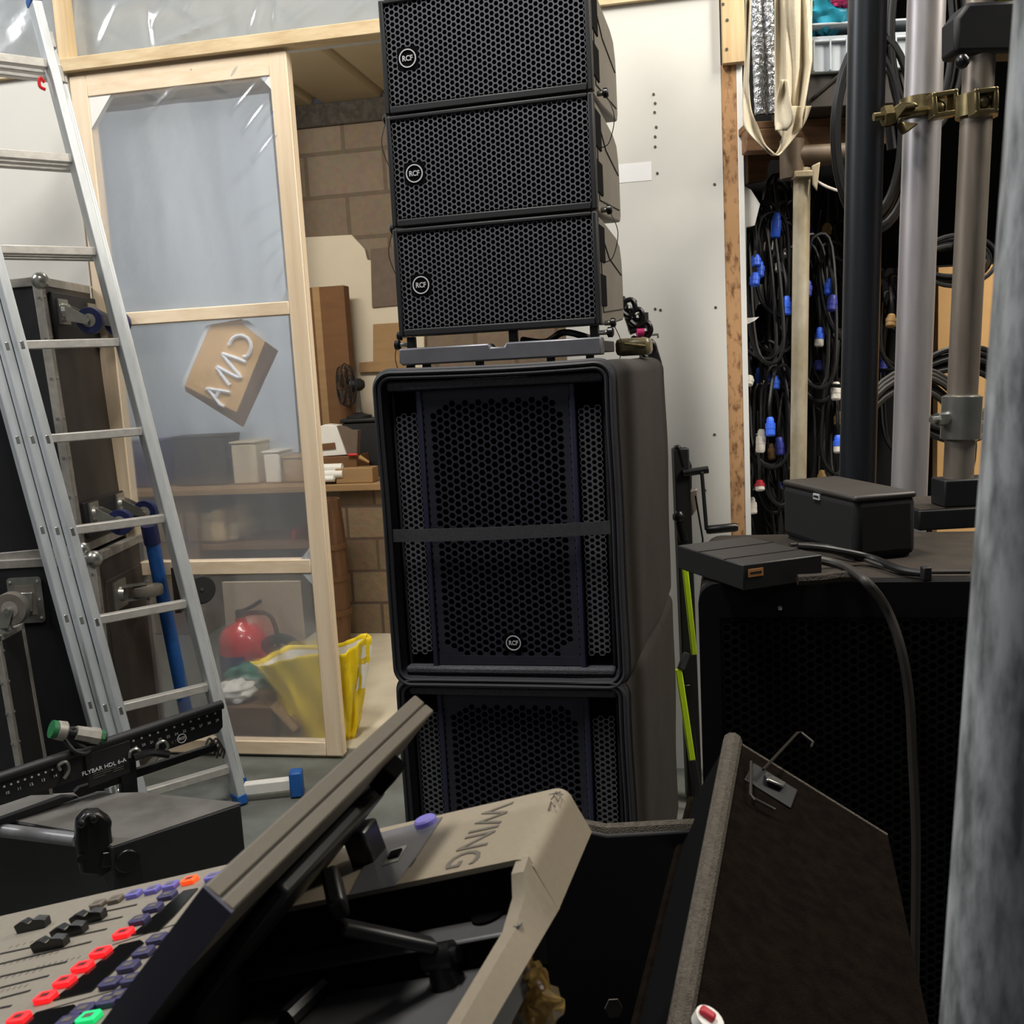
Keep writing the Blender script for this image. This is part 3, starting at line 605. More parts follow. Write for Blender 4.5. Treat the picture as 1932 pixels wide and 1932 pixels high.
def blob(name, mat, lab, cat, c, sx, sy, sz, seed):
    rr = random.Random(seed); ph = [rr.uniform(0, 6) for _ in range(6)]
    def f(a, b):
        th = 2 * math.pi * a; ph_ = math.pi * (b - .5); k = 1 + .10 * math.sin(3 * th + ph[0] + 4 * ph_) + .07 * math.sin(7 * th + ph[1] - 5 * ph_) + .05 * math.sin(11 * ph_ + ph[2])
        return c + TW * (sx * k * math.cos(ph_) * math.cos(th)) + NW * (sy * k * math.cos(ph_) * math.sin(th)) + UP * (sz * (k * math.sin(ph_)))
    m = MB(); m.grid(f, 40, 20); return tag(m.build(name, mat), lab, cat)
uu, zz = wpx(440, 1312, -.16); blob('white_bag', 'white_plastic', 'white plastic bag stuffed in the reddish cardboard box', 'bag', W(uu, zcb + .035, -.18), .075, .07, .04, 3)
uu, zz = wpx(455, 1285, -.3); blob('green_bag', 'green_bag', 'teal bag slumped over the cardboard box behind the door plastic', 'bag', W(uu + .02, zcb + .02, -.37), .12, .06, .065, 5)
# ------------------------------------------------------------------ speaker stack
def rot_z(a): return Matrix.Rotation(a, 3, 'Z')
def logo(parent, x, z, y, r, local=True):
    o = Vector((x, y, z)); X = Vector((1, 0, 0)); Z = Vector((0, 0, 1))
    m = MB(); m.prism([o + (X * a + Z * b) * r * 1.22 + Vector((0, .0006, 0)) for a, b in ((-1, -.8), (-.8, -1), (.8, -1), (1, -.8), (1, .8), (.8, 1), (-.8, 1), (-1, .8))], (0, -.0006, 0))
    b = m.build('badge', 'void', parent, smooth=False, local=True)
    m = MB(); ring(m, o + Vector((0, -.0004, 0)), X, Z, r, r * .13, .0016); rg = m.build('badge_ring', 'badge', b, smooth=False, local=True); 
    t = text('badge_lettering', 'RCF', r * .80, o + Vector((0, -.0012, -r * .02)), X, Z, 'badge', b, ext=.0006, local=True)
    # bold letters: widen slightly
    c = sum((v.co for v in t.data.vertices), Vector()) / len(t.data.vertices)
    for v in t.data.vertices: v.co.x = c.x + (v.co.x - c.x) * .88
    return b
# --- subwoofers in padded covers
SA = R(12.5)
def rrect(w, h, r, n=8):
    pts = []
    for cx, cz, a0 in ((w / 2 - r, h / 2 - r, 0), (-w / 2 + r, h / 2 - r, 90), (-w / 2 + r, -h / 2 + r, 180), (w / 2 - r, -h / 2 + r, 270)):
        for k in range(n + 1):
            a = R(a0 + 90 * k / n); pts.append((cx + r * math.cos(a), cz + r * math.sin(a)))
    out = []
    for i in range(len(pts)):                     # subdivide the straight runs so the cloth can sag
        p, q = pts[i], pts[(i + 1) % len(pts)]; k = (14 if (i // (n + 1)) % 2 == 0 else 20) if i % (n + 1) == n else 1
        out += [(p[0] + (q[0] - p[0]) * j / k, p[1] + (q[1] - p[1]) * j / k) for j in range(k)]
    return out
def loft(mb, rings):
    n = len(rings[0]); vs = [p for rg in rings for p in rg]
    mb.add(vs, [(i * n + k, i * n + (k + 1) % n, (i + 1) * n + (k + 1) % n, (i + 1) * n + k) for i in range(len(rings) - 1) for k in range(n)])
SUBH = .684; SUBW = .508; SUBD = .80
def make_sub(name, label, loc, seed, strap=True):
    t = thing(name, label, 'subwoofer', loc, rot_z(-SA)); rr = random.Random(seed); P = [rr.uniform(0, 6.28) for _ in range(8)]
    H = SUBH; Wd = SUBW; zc = H / 2
    def rg(w, h, r, y, wob=.0, sag=0):
        out = []
        for (x, z) in rrect(w, h, r):
            k = wob * (math.sin(9 * x + 7 * z + 13 * y + P[0]) + .6 * math.sin(17 * z + 6 * x - 9 * y + P[1]))
            nx, nz = (x / (w / 2)), (z / (h / 2)); s_ = sag * (1 - min(1, abs(nx)) ** 2) if nz > .9 else 0
            out.append(Vector((x * (1 + k / w) , y + k * .5, zc + z * (1 + k * .6 / h) - s_)))
        return out
    iw, ih = Wd - .044, H - .046
    m = MB(); loft(m, [rg(iw, ih, .018, .03, 0), rg(iw + .004, ih + .004, .02, .008, .001), rg(iw + .010, ih + .010, .024, -.006, .003), rg(Wd - .016, H - .018, .035, -.010, .003, .004), rg(Wd, H, .04, .0, .003, .006), rg(Wd + .006, H, .04, .02, .004, .006)])
    m.build('cover_lip', 'fabric', t, local=True)
    m = MB(); rings_ = [rg(Wd + .004, H, .04, .018, .004, .006)]
    for k in range(1, 13):
        y = .018 + (SUBD - .018) * k / 12; bul = .016 * math.sin(math.pi * k / 12) + .088 * (k / 12)
        rings_.append(rg(Wd + .004 + bul, H - .004, .035, y, .004, .008))
    rings_.append(rg(Wd - .06, H - .06, .02, SUBD + .004, .002))
    loft(m, rings_); n = len(rings_[0]); m.f.append(tuple((len(rings_) - 1) * n + k for k in range(n))); m.mi.append(0)
    m.build('cover_body', 'fabric_side', t, local=True)
    for (w, h, r, y) in ((Wd - .012, H - .014, .036, -.012), (iw + .012, ih + .012, .026, -.010), (Wd + .004, H - .002, .04, .012)):
        m = MB(); m.tube(rg(w, h, r, y, .003, .004), .0042, 6, closed=True); m.build('piping', 'piping', t, local=True)
    # side seam and grip slot on the +x face
    m = MB()
    for yy in (.28, .64):
        m = MB(); m.tube([Vector((Wd / 2 + .002 + (.016 * math.sin(math.pi * yy / SUBD) + .034 * yy / SUBD) / 2, yy, zc - H * .46 + H * .92 * k / 10)) for k in range(11)], .004, 6)
        m.build('side_seam', 'fabric', t, local=True)
    m = MB(); xx = Wd / 2 + .017; m.bx(xx - .006, xx + .004, .30, .34, zc - .10, zc + .10); m.build('handle_slot', 'void', t, local=True, bevel=.006)
    # enclosure seen inside the cover opening
    m = MB(); m.bx(-iw / 2 + .002, iw / 2 - .002, .032, SUBD - .02, .036, H - .036); enc = m.build('enclosure', 'box_paint', t, local=True, bevel=.006)
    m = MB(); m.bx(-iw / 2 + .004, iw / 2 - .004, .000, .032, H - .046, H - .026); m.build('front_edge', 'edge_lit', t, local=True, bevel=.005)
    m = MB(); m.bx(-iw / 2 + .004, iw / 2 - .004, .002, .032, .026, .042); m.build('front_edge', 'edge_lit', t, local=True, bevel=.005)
    cw = .316; z0, z1 = .044, H - .050; ch = .045
    for s in (-1, 1):
        m = MB(); m.bx(s * (cw / 2 + .004) - .006, s * (cw / 2 + .004) + .006, .010, .034, z0 - .004, z1 + .004)
        m.build('panel_rail', 'panel_blue', t, local=True, bevel=.003)
    def mask(x, z):
        if abs(x) > cw / 2 - .010 or z > z1 - .022 or z < z0 + .022: return False
        dx = abs(x) - (cw / 2 - .010 - ch); dz = max(z - (z1 - .022 - ch * .75), (z0 + .022 + ch * .75) - z)
        return not (dx > 0 and dz > 0 and dx / ch + dz / (ch * .75) > 1)
    m = MB(); hexgrille(m, -cw / 2 - .004, cw / 2 + .004, z0, z1, .0163, .0072, .018, .004, mask); m.bx(-cw / 2, cw / 2, .0172, .019, z0, z0 + .020); m.bx(-cw / 2, cw / 2, .0172, .019, z1 - .020, z1 + .002)
    m.build('centre_grille', 'grille_sub', t, local=True, smooth=False)
    for s in (-1, 1):
        m = MB(); xa, xb = sorted((s * (cw / 2 + .012), s * (iw / 2 - .012)))
        hexgrille(m, xa, xb, z0 + .02, z1 - .04, .0130, .0052, .024, .003); m.build('side_grille', 'grille', t, local=True, smooth=False)
    m = MB(); m.bx(-cw / 2 - .02, cw / 2 + .02, .0305, .0315, z0, z1); m.bx(-iw / 2 + .01, -cw / 2 - .02, .0305, .0315, z0, z1); m.bx(cw / 2 + .02, iw / 2 - .01, .0305, .0315, z0, z1); m.build('cavity', 'void', t, local=True, smooth=False)
    logo(t, .012, .093, .0165, .0165)
    if strap:
        m = MB(); zs = H * .487
        m.grid(lambda a, b: Vector((-iw / 2 + .0 + iw * a, -.008 - .004 * math.sin(math.pi * a), zs - .013 + .027 * b + .010 * a - .003 * math.sin(3 * a))), 30, 4)
        m.build('cross_strap', 'strap', t, local=True, solid=.002, smooth=False)
    return t
SY = 2.075
c1 = at_y(961, 1316, SY)
sub1 = make_sub('subwoofer', 'tall black subwoofer in a padded cover with a cross strap, directly beneath the small speakers', (c1.x, SY, .674), 1)
sub2 = make_sub('subwoofer', 'lower black subwoofer in a padded cover standing on the floor behind the console', (c1.x + .002, SY + .002, .0145), 2, strap=False)
# wheels / skid under the lower sub
m = MB()
for sx in (-.18, .18):
    for sy in (.08, .58): m.cyl((sx, sy, -.0135), (sx, sy, .006), .022, n=14)
m.build('feet', 'blackrubber', sub2, local=True)

# --- small full range cabinets
AA = R(14.5); AY = 2.36; AW = .482; AH = .247; AD = .42; PITCH_A = .2515
def make_top(name, label, loc):
    t = thing(name, label, 'loudspeaker', loc, rot_z(-AA)); w = AW / 2; hz = AH
    # side profile (y, z): front tall, back lower and rounded
    prof = [(.0, .0), (.0, hz), (.12, hz - .004), (AD - .09, hz - .020), (AD - .035, hz - .034), (AD - .008, hz - .07), (AD, hz - .11), (AD, .04), (AD - .012, .022), (.14, .003)]
    m = MB(); m.prism([(-w + .006, y + .012, z) for y, z in prof], (2 * w - .012, 0, 0)); m.build('cabinet', 'side_grey', t, local=True, bevel=.005)
    # front frame
    m = MB()
    m.bx(-w, -w + .012, -.002, .024, 0, hz); m.bx(w - .012, w, -.002, .024, 0, hz); m.bx(-w + .012, w - .012, -.002, .05, 0, .017); m.bx(-w + .012, w - .012, -.002, .05, hz - .010, hz)
    m.build('front_frame', 'black', t, local=True, bevel=.003)
    m = MB(); hexgrille(m, -w + .012, w - .012, .014, hz - .008, .0128, .0056, .002, .0035); m.build('grille', 'grille', t, local=True, smooth=False)
    m = MB(); m.bx(-w + .013, w - .013, .0105, .0125, .018, hz - .012); m.build('cavity', 'void', t, local=True, smooth=False)
    logo(t, -w + .062, hz * .47, .0012, .0205)
    # rigging plates and slots in the sides
    for s in (-1, 1):
        x = s * (w - .006)
        for z0, z1 in ((.045, .115), (.145, .225)):
            m = MB(); m.bx(min(x - s * .004, x + s * .003), max(x - s * .004, x + s * .003), .026, .125, z0, z1); m.build('side_slot', 'void', t, local=True)
        m = MB(); m.tube([(x + s * .001, .07, hz - .03), (x + s * .001, .20, hz - .085), (x + s * .001, AD - .02, hz - .11)], .0016, 5); m.build('side_seam', 'slot', t, local=True); m = MB(); m.tube([(x + s * .001, .07, hz - .03), (x + s * .001, .075, .03), (x + s * .001, AD - .02, .05)], .0016, 5); m.build('side_seam', 'slot', t, local=True)
        p = Vector((s * w, .055, .004))
        m = MB(); m.cyl(p, p + Vector((s * .012, 0, 0)), .006, n=12); pin = m.build('locking_pin', 'chrome', t, local=True)
        m = MB(); m.lathe([(.006, 0), (.011, .003), (.011, .011), (.007, .014)], p + Vector((s * .012, 0, 0)), (s, 0, 0), 14); m.build('knob', 'blackgloss', pin, local=True)
        m = MB(); m.tube(crv([p + Vector((s * .018, 0, 0)), p + Vector((s * .036, .004, -.05)), p + Vector((s * .022, .006, -.105)), p + Vector((0, .006, -.115))], 6), .0011, 5); m.build('lanyard', 'cable', pin, local=True)
    return t
b3 = at_y(939, 624, AY); zb3 = b3.z
nm = ['small black line array speaker, bottom one of the three, just above the base bar', 'small black line array speaker, middle one of the three', 'small black line array speaker at the top, cut by the picture edge']
top0 = make_top('array_speaker', nm[0], (b3.x, AY, zb3)); top0['group'] = 'line array speakers'
dup(top0, (b3.x + .0015, AY, zb3 + PITCH_A), nm[1]); dup(top0, (b3.x + .003, AY + .0, zb3 + 2 * PITCH_A), nm[2])
# dark link strips between cabinets are the cabinets' own feet; base bar under the array
zbar = 1.362
bar = thing('base_bar', 'dark grey steel bar on legs carrying the line array on top of the subwoofer', 'mounting bar', (b3.x, AY, zbar), rot_z(-AA))
w = AW / 2
zt = .044
m = MB(); m.prism([(-w + .006, -.012, .004), (w - .0, -.012, .004), (w, -.012, zt), (.02, -.012, zt), (.016, -.012, zt - .009), (-.016, -.012, zt - .009), (-.02, -.012, zt), (-w, -.012, zt), (-w - .001, -.012, .012)], (0, .05, 0)); m.build('beam', 'grille', bar, local=True, bevel=.004)
gap = zb3 - zbar
m = MB()
for x in (-w + .02, w - .02, .03): m.bx(x - .010, x + .010, .02, .036, zt - .004, gap - .001)
m.build('uprights', 'black', bar, local=True, bevel=.002)
m = MB()
for x in (-w + .02, -w + .06, -.05, .12, w - .03): m.bx(x - .008, x + .008, .0, .02, -.0065, .006)
m.build('feet', 'blackrubber', bar, local=True, bevel=.001)
m = MB(); m.bx(-w + .03, -w + .06, .036, .40, .012, .04); m.build('side_arm', 'black', bar, local=True, bevel=.003)
m = MB(); m.bx(w - .06, w - .03, .036, .40, .012, .04); m.build('side_arm', 'black', bar, local=True, bevel=.003)
for s in (-1, 1):
    p = Vector((s * (w - .012), .028, gap - .018))
    m = MB(); m.cyl(p, p + Vector((s * .02, 0, 0)), .0055, n=12); pin = m.build('locking_pin', 'chrome', bar, local=True)
    m = MB(); m.lathe([(.006, 0), (.012, .003), (.012, .013), (.007, .016)], p + Vector((s * .02, 0, 0)), (s, 0, 0), 14); m.build('knob', 'blackgloss', pin, local=True)
m = MB(); m.tube(crv([(.05, .034, zt + .004), (.09, .10, gap - .03), (.15, .03, gap - .012), (w - .03, .05, gap - .03)], 6), .008, 8); m.build('cable', 'cable', bar, local=True)

# ------------------------------------------------------------------ ladder
LA = R(37); LT = Vector((math.cos(LA), math.sin(LA), 0)); LN = Vector((-math.sin(LA), math.cos(LA), 0))   # rung direction, into-the-stack direction
pf = at_z(452, 1508, .012); pt = at_y(66, 8, pf.y + .06)
axis = (pt - pf); Ltot = axis.length; ax = axis.normalized()
LW = .288
lad = thing('ladder', 'three section aluminium ladder leaning beside the flight cases and polythene door', 'ladder', pf)
def on_lad(py, px): # param along right stile nearest a picture height
    best = min(((abs(proj(pf + ax * (Ltot * k / 600))[1] - py), k) for k in range(601))); return Ltot * best[1] / 600
s_first = on_lad(1448, 0); s_last = on_lad(122, 0); NR = 9; ds = (s_last - s_first) / (NR - 1)
def stile(p0, p1, name, lab=None):
    m = MB(); X = LT; Yv = LN; d = (p1 - p0).normalized(); Xp = (X - d * X.dot(d)).normalized(); Yp = d.cross(Xp)
    # C channel: web plus two flanges
    L = (p1 - p0).length; c = (p0 + p1) / 2; sgn = 1
    m.box(c, (.026, .060, L), Xp, Yp, d)
    return m.build(name, 'alu', lad, bevel=.003)
for k in range(3):
    wid = LW / 2 + .027 * k; off = LN * (.066 * k); mid = -LT * (LW / 2)
    s0 = 0 if k == 0 else .0; s1 = Ltot if k == 0 else Ltot - .02 - .09 * k
    for sgn in (-1, 1):
        base = pf + mid + LT * (sgn * wid) + off
        st = stile(base + ax * s0, base + ax * s1, 'stile')
        m = MB(); m.bar(base + ax * s1, base + ax * (s1 + .022), .032, .066, up=LN); m.build('end_cap', 'blue' if k == 0 else 'alu_dull', st, bevel=.003)
        m = MB(); m.bar(base - ax * .010, base + ax * .020, .032, .066, up=LN); m.build('end_cap', 'blue', st, bevel=.003)
        if sgn < 0:
            m = MB()
            for i in range(NR):
                q = base + ax * (s_first + ds * i) - LN * .0305 - LT * .0; m.box(q, (.010, .003, .022), LT, LN, ax)
            m.build('rung_socket', 'chrome', st, bevel=.001)
    for i in range(0 if k == 0 else 6, NR):
        c = pf + mid + off + ax * (s_first + ds * i)
        m = MB(); m.bar(c - LT * (wid - .012), c + LT * (wid - .012), .030, .026 if k == 0 else .024, up=UP); m.build('rung', 'alu_rung', lad, bevel=.003)
# guide brackets on the right stile
m = MB()
for s_ in (Ltot - .10, Ltot - .2):
    q = pf + ax * s_ + LT * .02 + LN * .03; m.box(q, (.02, .08, .05), LT, LN, ax)
m.build('guide_bracket', 'alu_dull', lad, bevel=.004)
m = MB(); q = pf + ax * (Ltot - .23) - LT * .03; m.tube(crv([q, q - LT * .012 + UP * .012, q - LT * .015 - UP * .012, q - UP * .02], 5), .005, 6); m.build('red_cord', 'red', lad)
# stabiliser bar with blue foot
a = pf + UP * .03 + LT * .02; b = at_z(548, 1478, .045)
m = MB(); m.bar(a, b, .035, .038); m.build('stabiliser_bar', 'white_plastic', lad, bevel=.004)
dv = (b - a).normalized()
m = MB(); m.box(b + dv * .02 + UP * .0, (.042, .05, .084), dv, Vector((-dv.y, dv.x, 0)), UP); m.build('stabiliser_foot', 'blue', lad, bevel=.006)
# ------------------------------------------------------------------ flight cases behind the ladder
def wheel_caster(parent, o, nrm, side, roll, plate=.055, wr=.043, wheel='navy', reach=.085):
    """caster bolted on a face: o on the face, nrm outward, side the axle direction, roll where the wheel trails"""
    o = Vector(o); nrm = Vector(nrm).normalized(); side = Vector(side).normalized(); roll = Vector(roll).normalized()
    m = MB(); m.box(o + nrm * .003, (plate * 1.9, plate * 1.7, .006), roll, side, nrm); m.cyl(o + nrm * .004, o + nrm * .022, .028, .024, 16); c = o + nrm * reach + roll * .035
    for s in (-1, 1):
        m.prism([o + nrm * .018 + side * (s * .022) - roll * .02, o + nrm * .018 + side * (s * .022) + roll * .03, c + side * (s * .022) + roll * .014, c + side * (s * .022) - roll * .014], side * (s * .004))
    m.cyl(c - side * .034, c + side * .034, .008, n=10)
    pl = m.build('caster', 'chrome', parent, bevel=0)
    m = MB(); m.lathe([(wr * .55, -.016), (wr * .95, -.016), (wr, -.010), (wr, .010), (wr * .95, .016), (wr * .55, .016)], c, side, 24); m.build('wheel', wheel, pl)
    m = MB(); m.lathe([(wr * .2, -.018), (wr * .5, -.017), (wr * .55, 0), (wr * .5, .017), (wr * .2, .018)], c, side, 18); m.build('wheel_hub', 'alu_dull', pl)
    return pl
def case_box(name, label, x0, x1, y0, y1, z0, z1, front='case_panel', side='case_brown', tilt=0, balls=True, e=.028):
    """flight case; its +x face and its front (-y) face show. Tilts about its front lower right corner."""
    rm = Matrix.Rotation(tilt, 3, 'Y'); o = Vector((x1, y0, z0)); t = thing(name, label, 'flight case', o, rm)
    w, d, h = x1 - x0, y1 - y0, z1 - z0
    m = MB(); m.bx(-w + .004, -.004, .004, d - .004, .004, h - .004); m.k = 0; m.build('panels', front, t, local=True, smooth=False)
    m = MB(); m.bx(-.005, -.0025, .01, d - .01, .01, h - .01); m.build('side_panel', side, t, local=True, smooth=False)
    m = MB()
    for yy in (0, d):
        for zz in (0, h): m.bx(-w, 0, min(yy, yy + (e if yy == 0 else -e)), max(yy, yy + (e if yy == 0 else -e)), min(zz, zz + (e if zz == 0 else -e)), max(zz, zz + (e if zz == 0 else -e)))
    for xx in (-w, 0):
        for yy in (0, d):
            m.bx(min(xx, xx + (e if xx < 0 else -e)), max(xx, xx + (e if xx < 0 else -e)), min(yy, yy + (e if yy == 0 else -e)), max(yy, yy + (e if yy == 0 else -e)), 0, h)
        for zz in (0, h): m.bx(min(xx, xx + (e if xx < 0 else -e)), max(xx, xx + (e if xx < 0 else -e)), 0, d, min(zz, zz + (e if zz == 0 else -e)), max(zz, zz + (e if zz == 0 else -e)))
    m.build('edging', 'alu_dull', t, local=True, bevel=.002)
    if balls:
        for yy in (.004, d - .004):
            for zz in (.004, h - .004):
                m = MB(); m.ball((-.006, yy + (.008 if yy < .1 else -.008), zz + (.008 if zz < .1 else -.008)), .027, 14); m.build('ball_corner', 'chrome', t, local=True)
    m = MB()
    for k in range(7):
        for yy in (.014,): m.cyl((-.014, -.0005, h * (k + .5) / 7), (-.014, -.003, h * (k + .5) / 7), .004, n=8)
        m.cyl((.0005, .014, h * (k + .5) / 7), (.003, .014, h * (k + .5) / 7), .004, n=8)
    m.build('rivets', 'chrome', t, local=True)
    return t
CY = 3.20
xA = at_y(128, 800, CY).x; zA1 = at_y(85, 520, CY).z; zA0 = at_y(140, 1046, CY).z
caseA = case_box('flight_case', 'tall black flight case on its side with blue casters, above the butterfly latched case', xA - .9, xA, CY, CY + .42, zA0, zA1, tilt=R(-2.2))
PA = PM[caseA.name]
def loc2w(t, v): return PM[t.name] @ Vector(v)
hA = zA1 - zA0; nx = (PA.to_3x3() @ Vector((1, 0, 0))); ny = Vector((0, 1, 0)); nz = PA.to_3x3() @ Vector((0, 0, 1))
m = MB(); m.bx(-.001, .012, .04, .39, hA - .20, hA - .045); m.build('caster_board', 'black', caseA, local=True, bevel=.003)
m = MB(); m.bx(-.001, .012, .04, .39, .045, .16); m.build('caster_board', 'black', caseA, local=True, bevel=.003)
for yy in (.10, .33):
    wheel_caster(caseA, loc2w(caseA, (.012, yy, hA - .105)), nx, ny, -nz, plate=.042)
    wheel_caster(caseA, loc2w(caseA, (.012, yy, .115)), nx, ny, -nz, plate=.042)
zB1 = zA0 - .004
caseB = case_box('flight_case', 'large black flight case on the floor with a butterfly latch, beneath the tall case', xA - 1.0, xA + .045, CY - .02, CY + .44, .004, zB1)
def latch(parent, o, X, Z, Nn, s=1.0):
    o = Vector(o); m = MB(); pts = []
    w, h, r = .055 * s, .075 * s, .012 * s
    for cx, cz, a0 in ((w - r, h - r, 0), (-w + r, h - r, 90), (-w + r, -h + r, 180), (w - r, -h + r, 270)):
        for k in range(5): a = R(a0 + 22.5 * k); pts.append(o + X * (cx + r * math.cos(a)) + Z * (cz + r * math.sin(a)))
    m.prism(pts, Nn * .004)
    for sx in (-1, 1):
        for sz in (-1, 0, 1): m.ball(o + X * (sx * w * .8) + Z * (sz * h * .8) + Nn * .004, .006 * s, 8)
    l = m.build('latch', 'chrome', parent, bevel=0)
    m = MB(); m.box(o + Nn * .004, (w * 1.2, h * 1.3, .003), X, Z, Nn); m.build('latch_dish', 'rubber', l, smooth=False)
    m = MB(); m.prism([o + X * (-w * .35) - Z * h * .5 + Nn * .006, o + X * (w * .35) - Z * h * .5 + Nn * .006, o + X * (w * .5) + Z * h * .35 + Nn * .006, o - X * (w * .5) + Z * h * .35 + Nn * .006], Nn * .008); m.build('latch_handle', 'chrome', l, bevel=.003)
    return l
lp = at_y(50, 1132, CY - .02); latch(caseB, lp, Vector((1, 0, 0)), Vector((0, 0, 1)), Vector((0, -1, 0)), 1.0)
sidex = xA + .045
def on_sideB(px, py):
    return at_pl(px, py, Vector((sidex, 0, 0)), Vector((1, 0, 0)))
q = on_sideB(212, 1128); q.y = min(q.y, CY + .4)
m = MB(); m.bx(sidex - .004, sidex + .0015, CY + .04, CY + .40, .03, zB1 - .10); m.build('recess_panel', 'case_brown', caseB, bevel=.02)
wheel_caster(caseB, (sidex + .0015, CY + .14, q.z), (1, 0, 0), (0, 0, 1), (0, 1, 0), wheel='rubber', wr=.05)

dw = at_y(378, 1112, 3.40); dl = thing('dolly_wheel', 'black rubber wheel of a tipped dolly showing just beyond the ladder stile', 'wheel', dw)
va = (EYE - dw); va.z *= .3; va.normalize(); va = (va + Vector((.35, 0, 0))).normalized()
m = MB(); m.lathe([(.026, -.017), (.045, -.017), (.050, -.011), (.050, .011), (.045, .017), (.026, .017)], dw, va, 28); m.build('tyre', 'blackrubber', dl)
m = MB(); m.lathe([(.006, .012), (.024, .010), (.027, 0), (.024, -.012), (.006, -.014)], dw, va, 20); m.build('hub', 'alu_dull', dl)
m = MB(); m.cyl(dw - va * .02, dw + va * .02, .007, n=10); m.box(dw - Vector((.045, -.03, 0)), (.07, .02, .02)); m.box(dw - Vector((.085, -.03, .0)), (.02, .06, .16)); m.build('axle_board', 'case_brown', dl, bevel=.002)
# third case in front of them at the picture edge
DY = 2.86
xD = at_y(28, 1300, DY).x; zD = at_y(10, 1200, DY).z
caseD = case_box('flight_case', 'low black flight case with a grey caster, standing before the latch of the large case', xD - .6, xD, DY, DY + .16, .004, zD, side='case_panel', tilt=R(-2.5), balls=False, e=.018)
cw_ = at_y(20, 1180, DY)
wheel_caster(caseD, (cw_.x - .05, DY + .05, zD + .0), (0, 0, 1), (0, 1, 0), (1, 0, 0), wheel='rubber', wr=.05, reach=.07, plate=.03)
# blue pole and strap
p0 = at_y(283, 1000, 3.42); p1 = at_z(362, 1402, .02); d_ = (p1 - p0)
pole = thing('blue_pole', 'bright blue painted pole leaning behind the ladder rungs', 'pole', p1)
m = MB(); m.cyl(p0, p1, .024, n=16); m.build('shaft', 'blue', pole)
m = MB(); m.cyl(p0 - d_.normalized() * .02, p0 + d_.normalized() * .05, .028, n=14); m.build('top_socket', 'navy', pole)
m = MB(); pp = [at_y(x, y, 3.36) for x, y in ((196, 1120), (205, 1180), (222, 1260), (240, 1320), (252, 1366))]; m.tube(crv(pp, 4), .008, 6); m2 = m.build('blue_strap', 'blue'); tag(m2, 'thin blue strap hanging close behind the ladder stiles', 'strap')

# ------------------------------------------------------------------ wedge cabinet and flybar at the picture edge
ZT = .47
def T_(x, y, z=ZT): return at_z(x, y, z)
poly = [T_(455, 1517), T_(209, 1599), T_(150, 1572), T_(0, 1546), T_(-90, 1540), T_(-60, 1505), T_(262, 1496)]
cab = thing('wedge_cabinet', 'black wedge shaped cabinet, its lit top painted grey, carrying the perforated flybar', 'cabinet', (poly[1].x, poly[1].y, .004))
m = MB(); m.prism([Vector((p.x, p.y, .004)) for p in poly], UP * (ZT - .004)); m.build('body', 'black', cab, bevel=.004)
m = MB(); m.prism([Vector((p.x, p.y, ZT)) + (Vector((-.6, 2.1, 0)) - Vector((p.x, p.y, 0))).normalized() * .004 for p in poly], UP * .0015); m.build('lit_top_skin', pmat('dusty_or_lit_top', '#6a6763', .7, var=.5, scale=(6, 6, 6)), cab, smooth=False)  # black top; the light falling on it is put into the grey
m = MB(); e0 = T_(-60, 1556, ZT - .012); e1 = T_(148, 1582, ZT - .012); m.tube([e0 + Vector((0, -.006, 0)), e1 + Vector((0, -.006, 0))], .014, 12); m.build('edge_rail', pmat('rail_lit_grey', '#77777a', .35, var=.3), cab)  # black rail; its highlight is put into the grey
# corner clamp
cc = T_(178, 1588, ZT)
cl = thing('corner_clamp', 'black cast clamp hooked over the corner of the wedge cabinet', 'clamp', cc)
Xc = Vector((.86, .5, 0)).normalized(); Yc = Vector((-.5, .86, 0))
m = MB(); m.prism([cc - Xc * .035 + UP * (-.045), cc - Xc * .036 + UP * .02, cc - Xc * .03 + UP * .06, cc - Xc * .012 + UP * .075, cc + Xc * .012 + UP * .07, cc + Xc * .034 + UP * .045, cc + Xc * .03 + UP * .03, cc + Xc * .028 - UP * .05, cc + Xc * .0 - UP * .062], -Yc * .035)
o = m.build('jaw', 'blackgloss', cl, bevel=.007); 
m = MB()
for k, (a, h) in enumerate(((-.022, .058), (.0, .062))): m.ball(cc + Xc * a + UP * h - Yc * .038, .009, 10)
m.cyl(cc - Xc * .03 - UP * .01 - Yc * .037, cc - Xc * .03 - UP * .01 - Yc * .043, .008); m.build('rivets', 'blackgloss', cl)
m = MB(); k0 = cc + Xc * .05 - UP * .035 - Yc * .03; m.cyl(k0, k0 - Yc * .025 , .024, n=16); m.bar(k0 - Xc * .045 + UP * .01, k0 + Xc * .01, .02, .03); m.build('lock_knob', 'blackgloss', cl, bevel=.003)
# flybar
FBA = R(40); FT_ = Vector((math.cos(FBA), math.sin(FBA), 0)); FN = Vector((math.sin(FBA), -math.cos(FBA), 0))
fb0 = T_(246, 1490)
def fb(px, py, off=0): return at_pl(px, py, fb0 + FN * off, FN)
fly = thing('flybar', 'black perforated rigging flybar with numbered holes lying along the wedge cabinet', 'rigging bar', fb0)
def fbplate(pts, mat, name, th=.008, off=0, bevel=.002, par=None):
    m = MB(); m.prism([fb(x, y, off) for x, y in pts], -FN * th); return m.build(name, mat, par or fly, bevel=bevel)
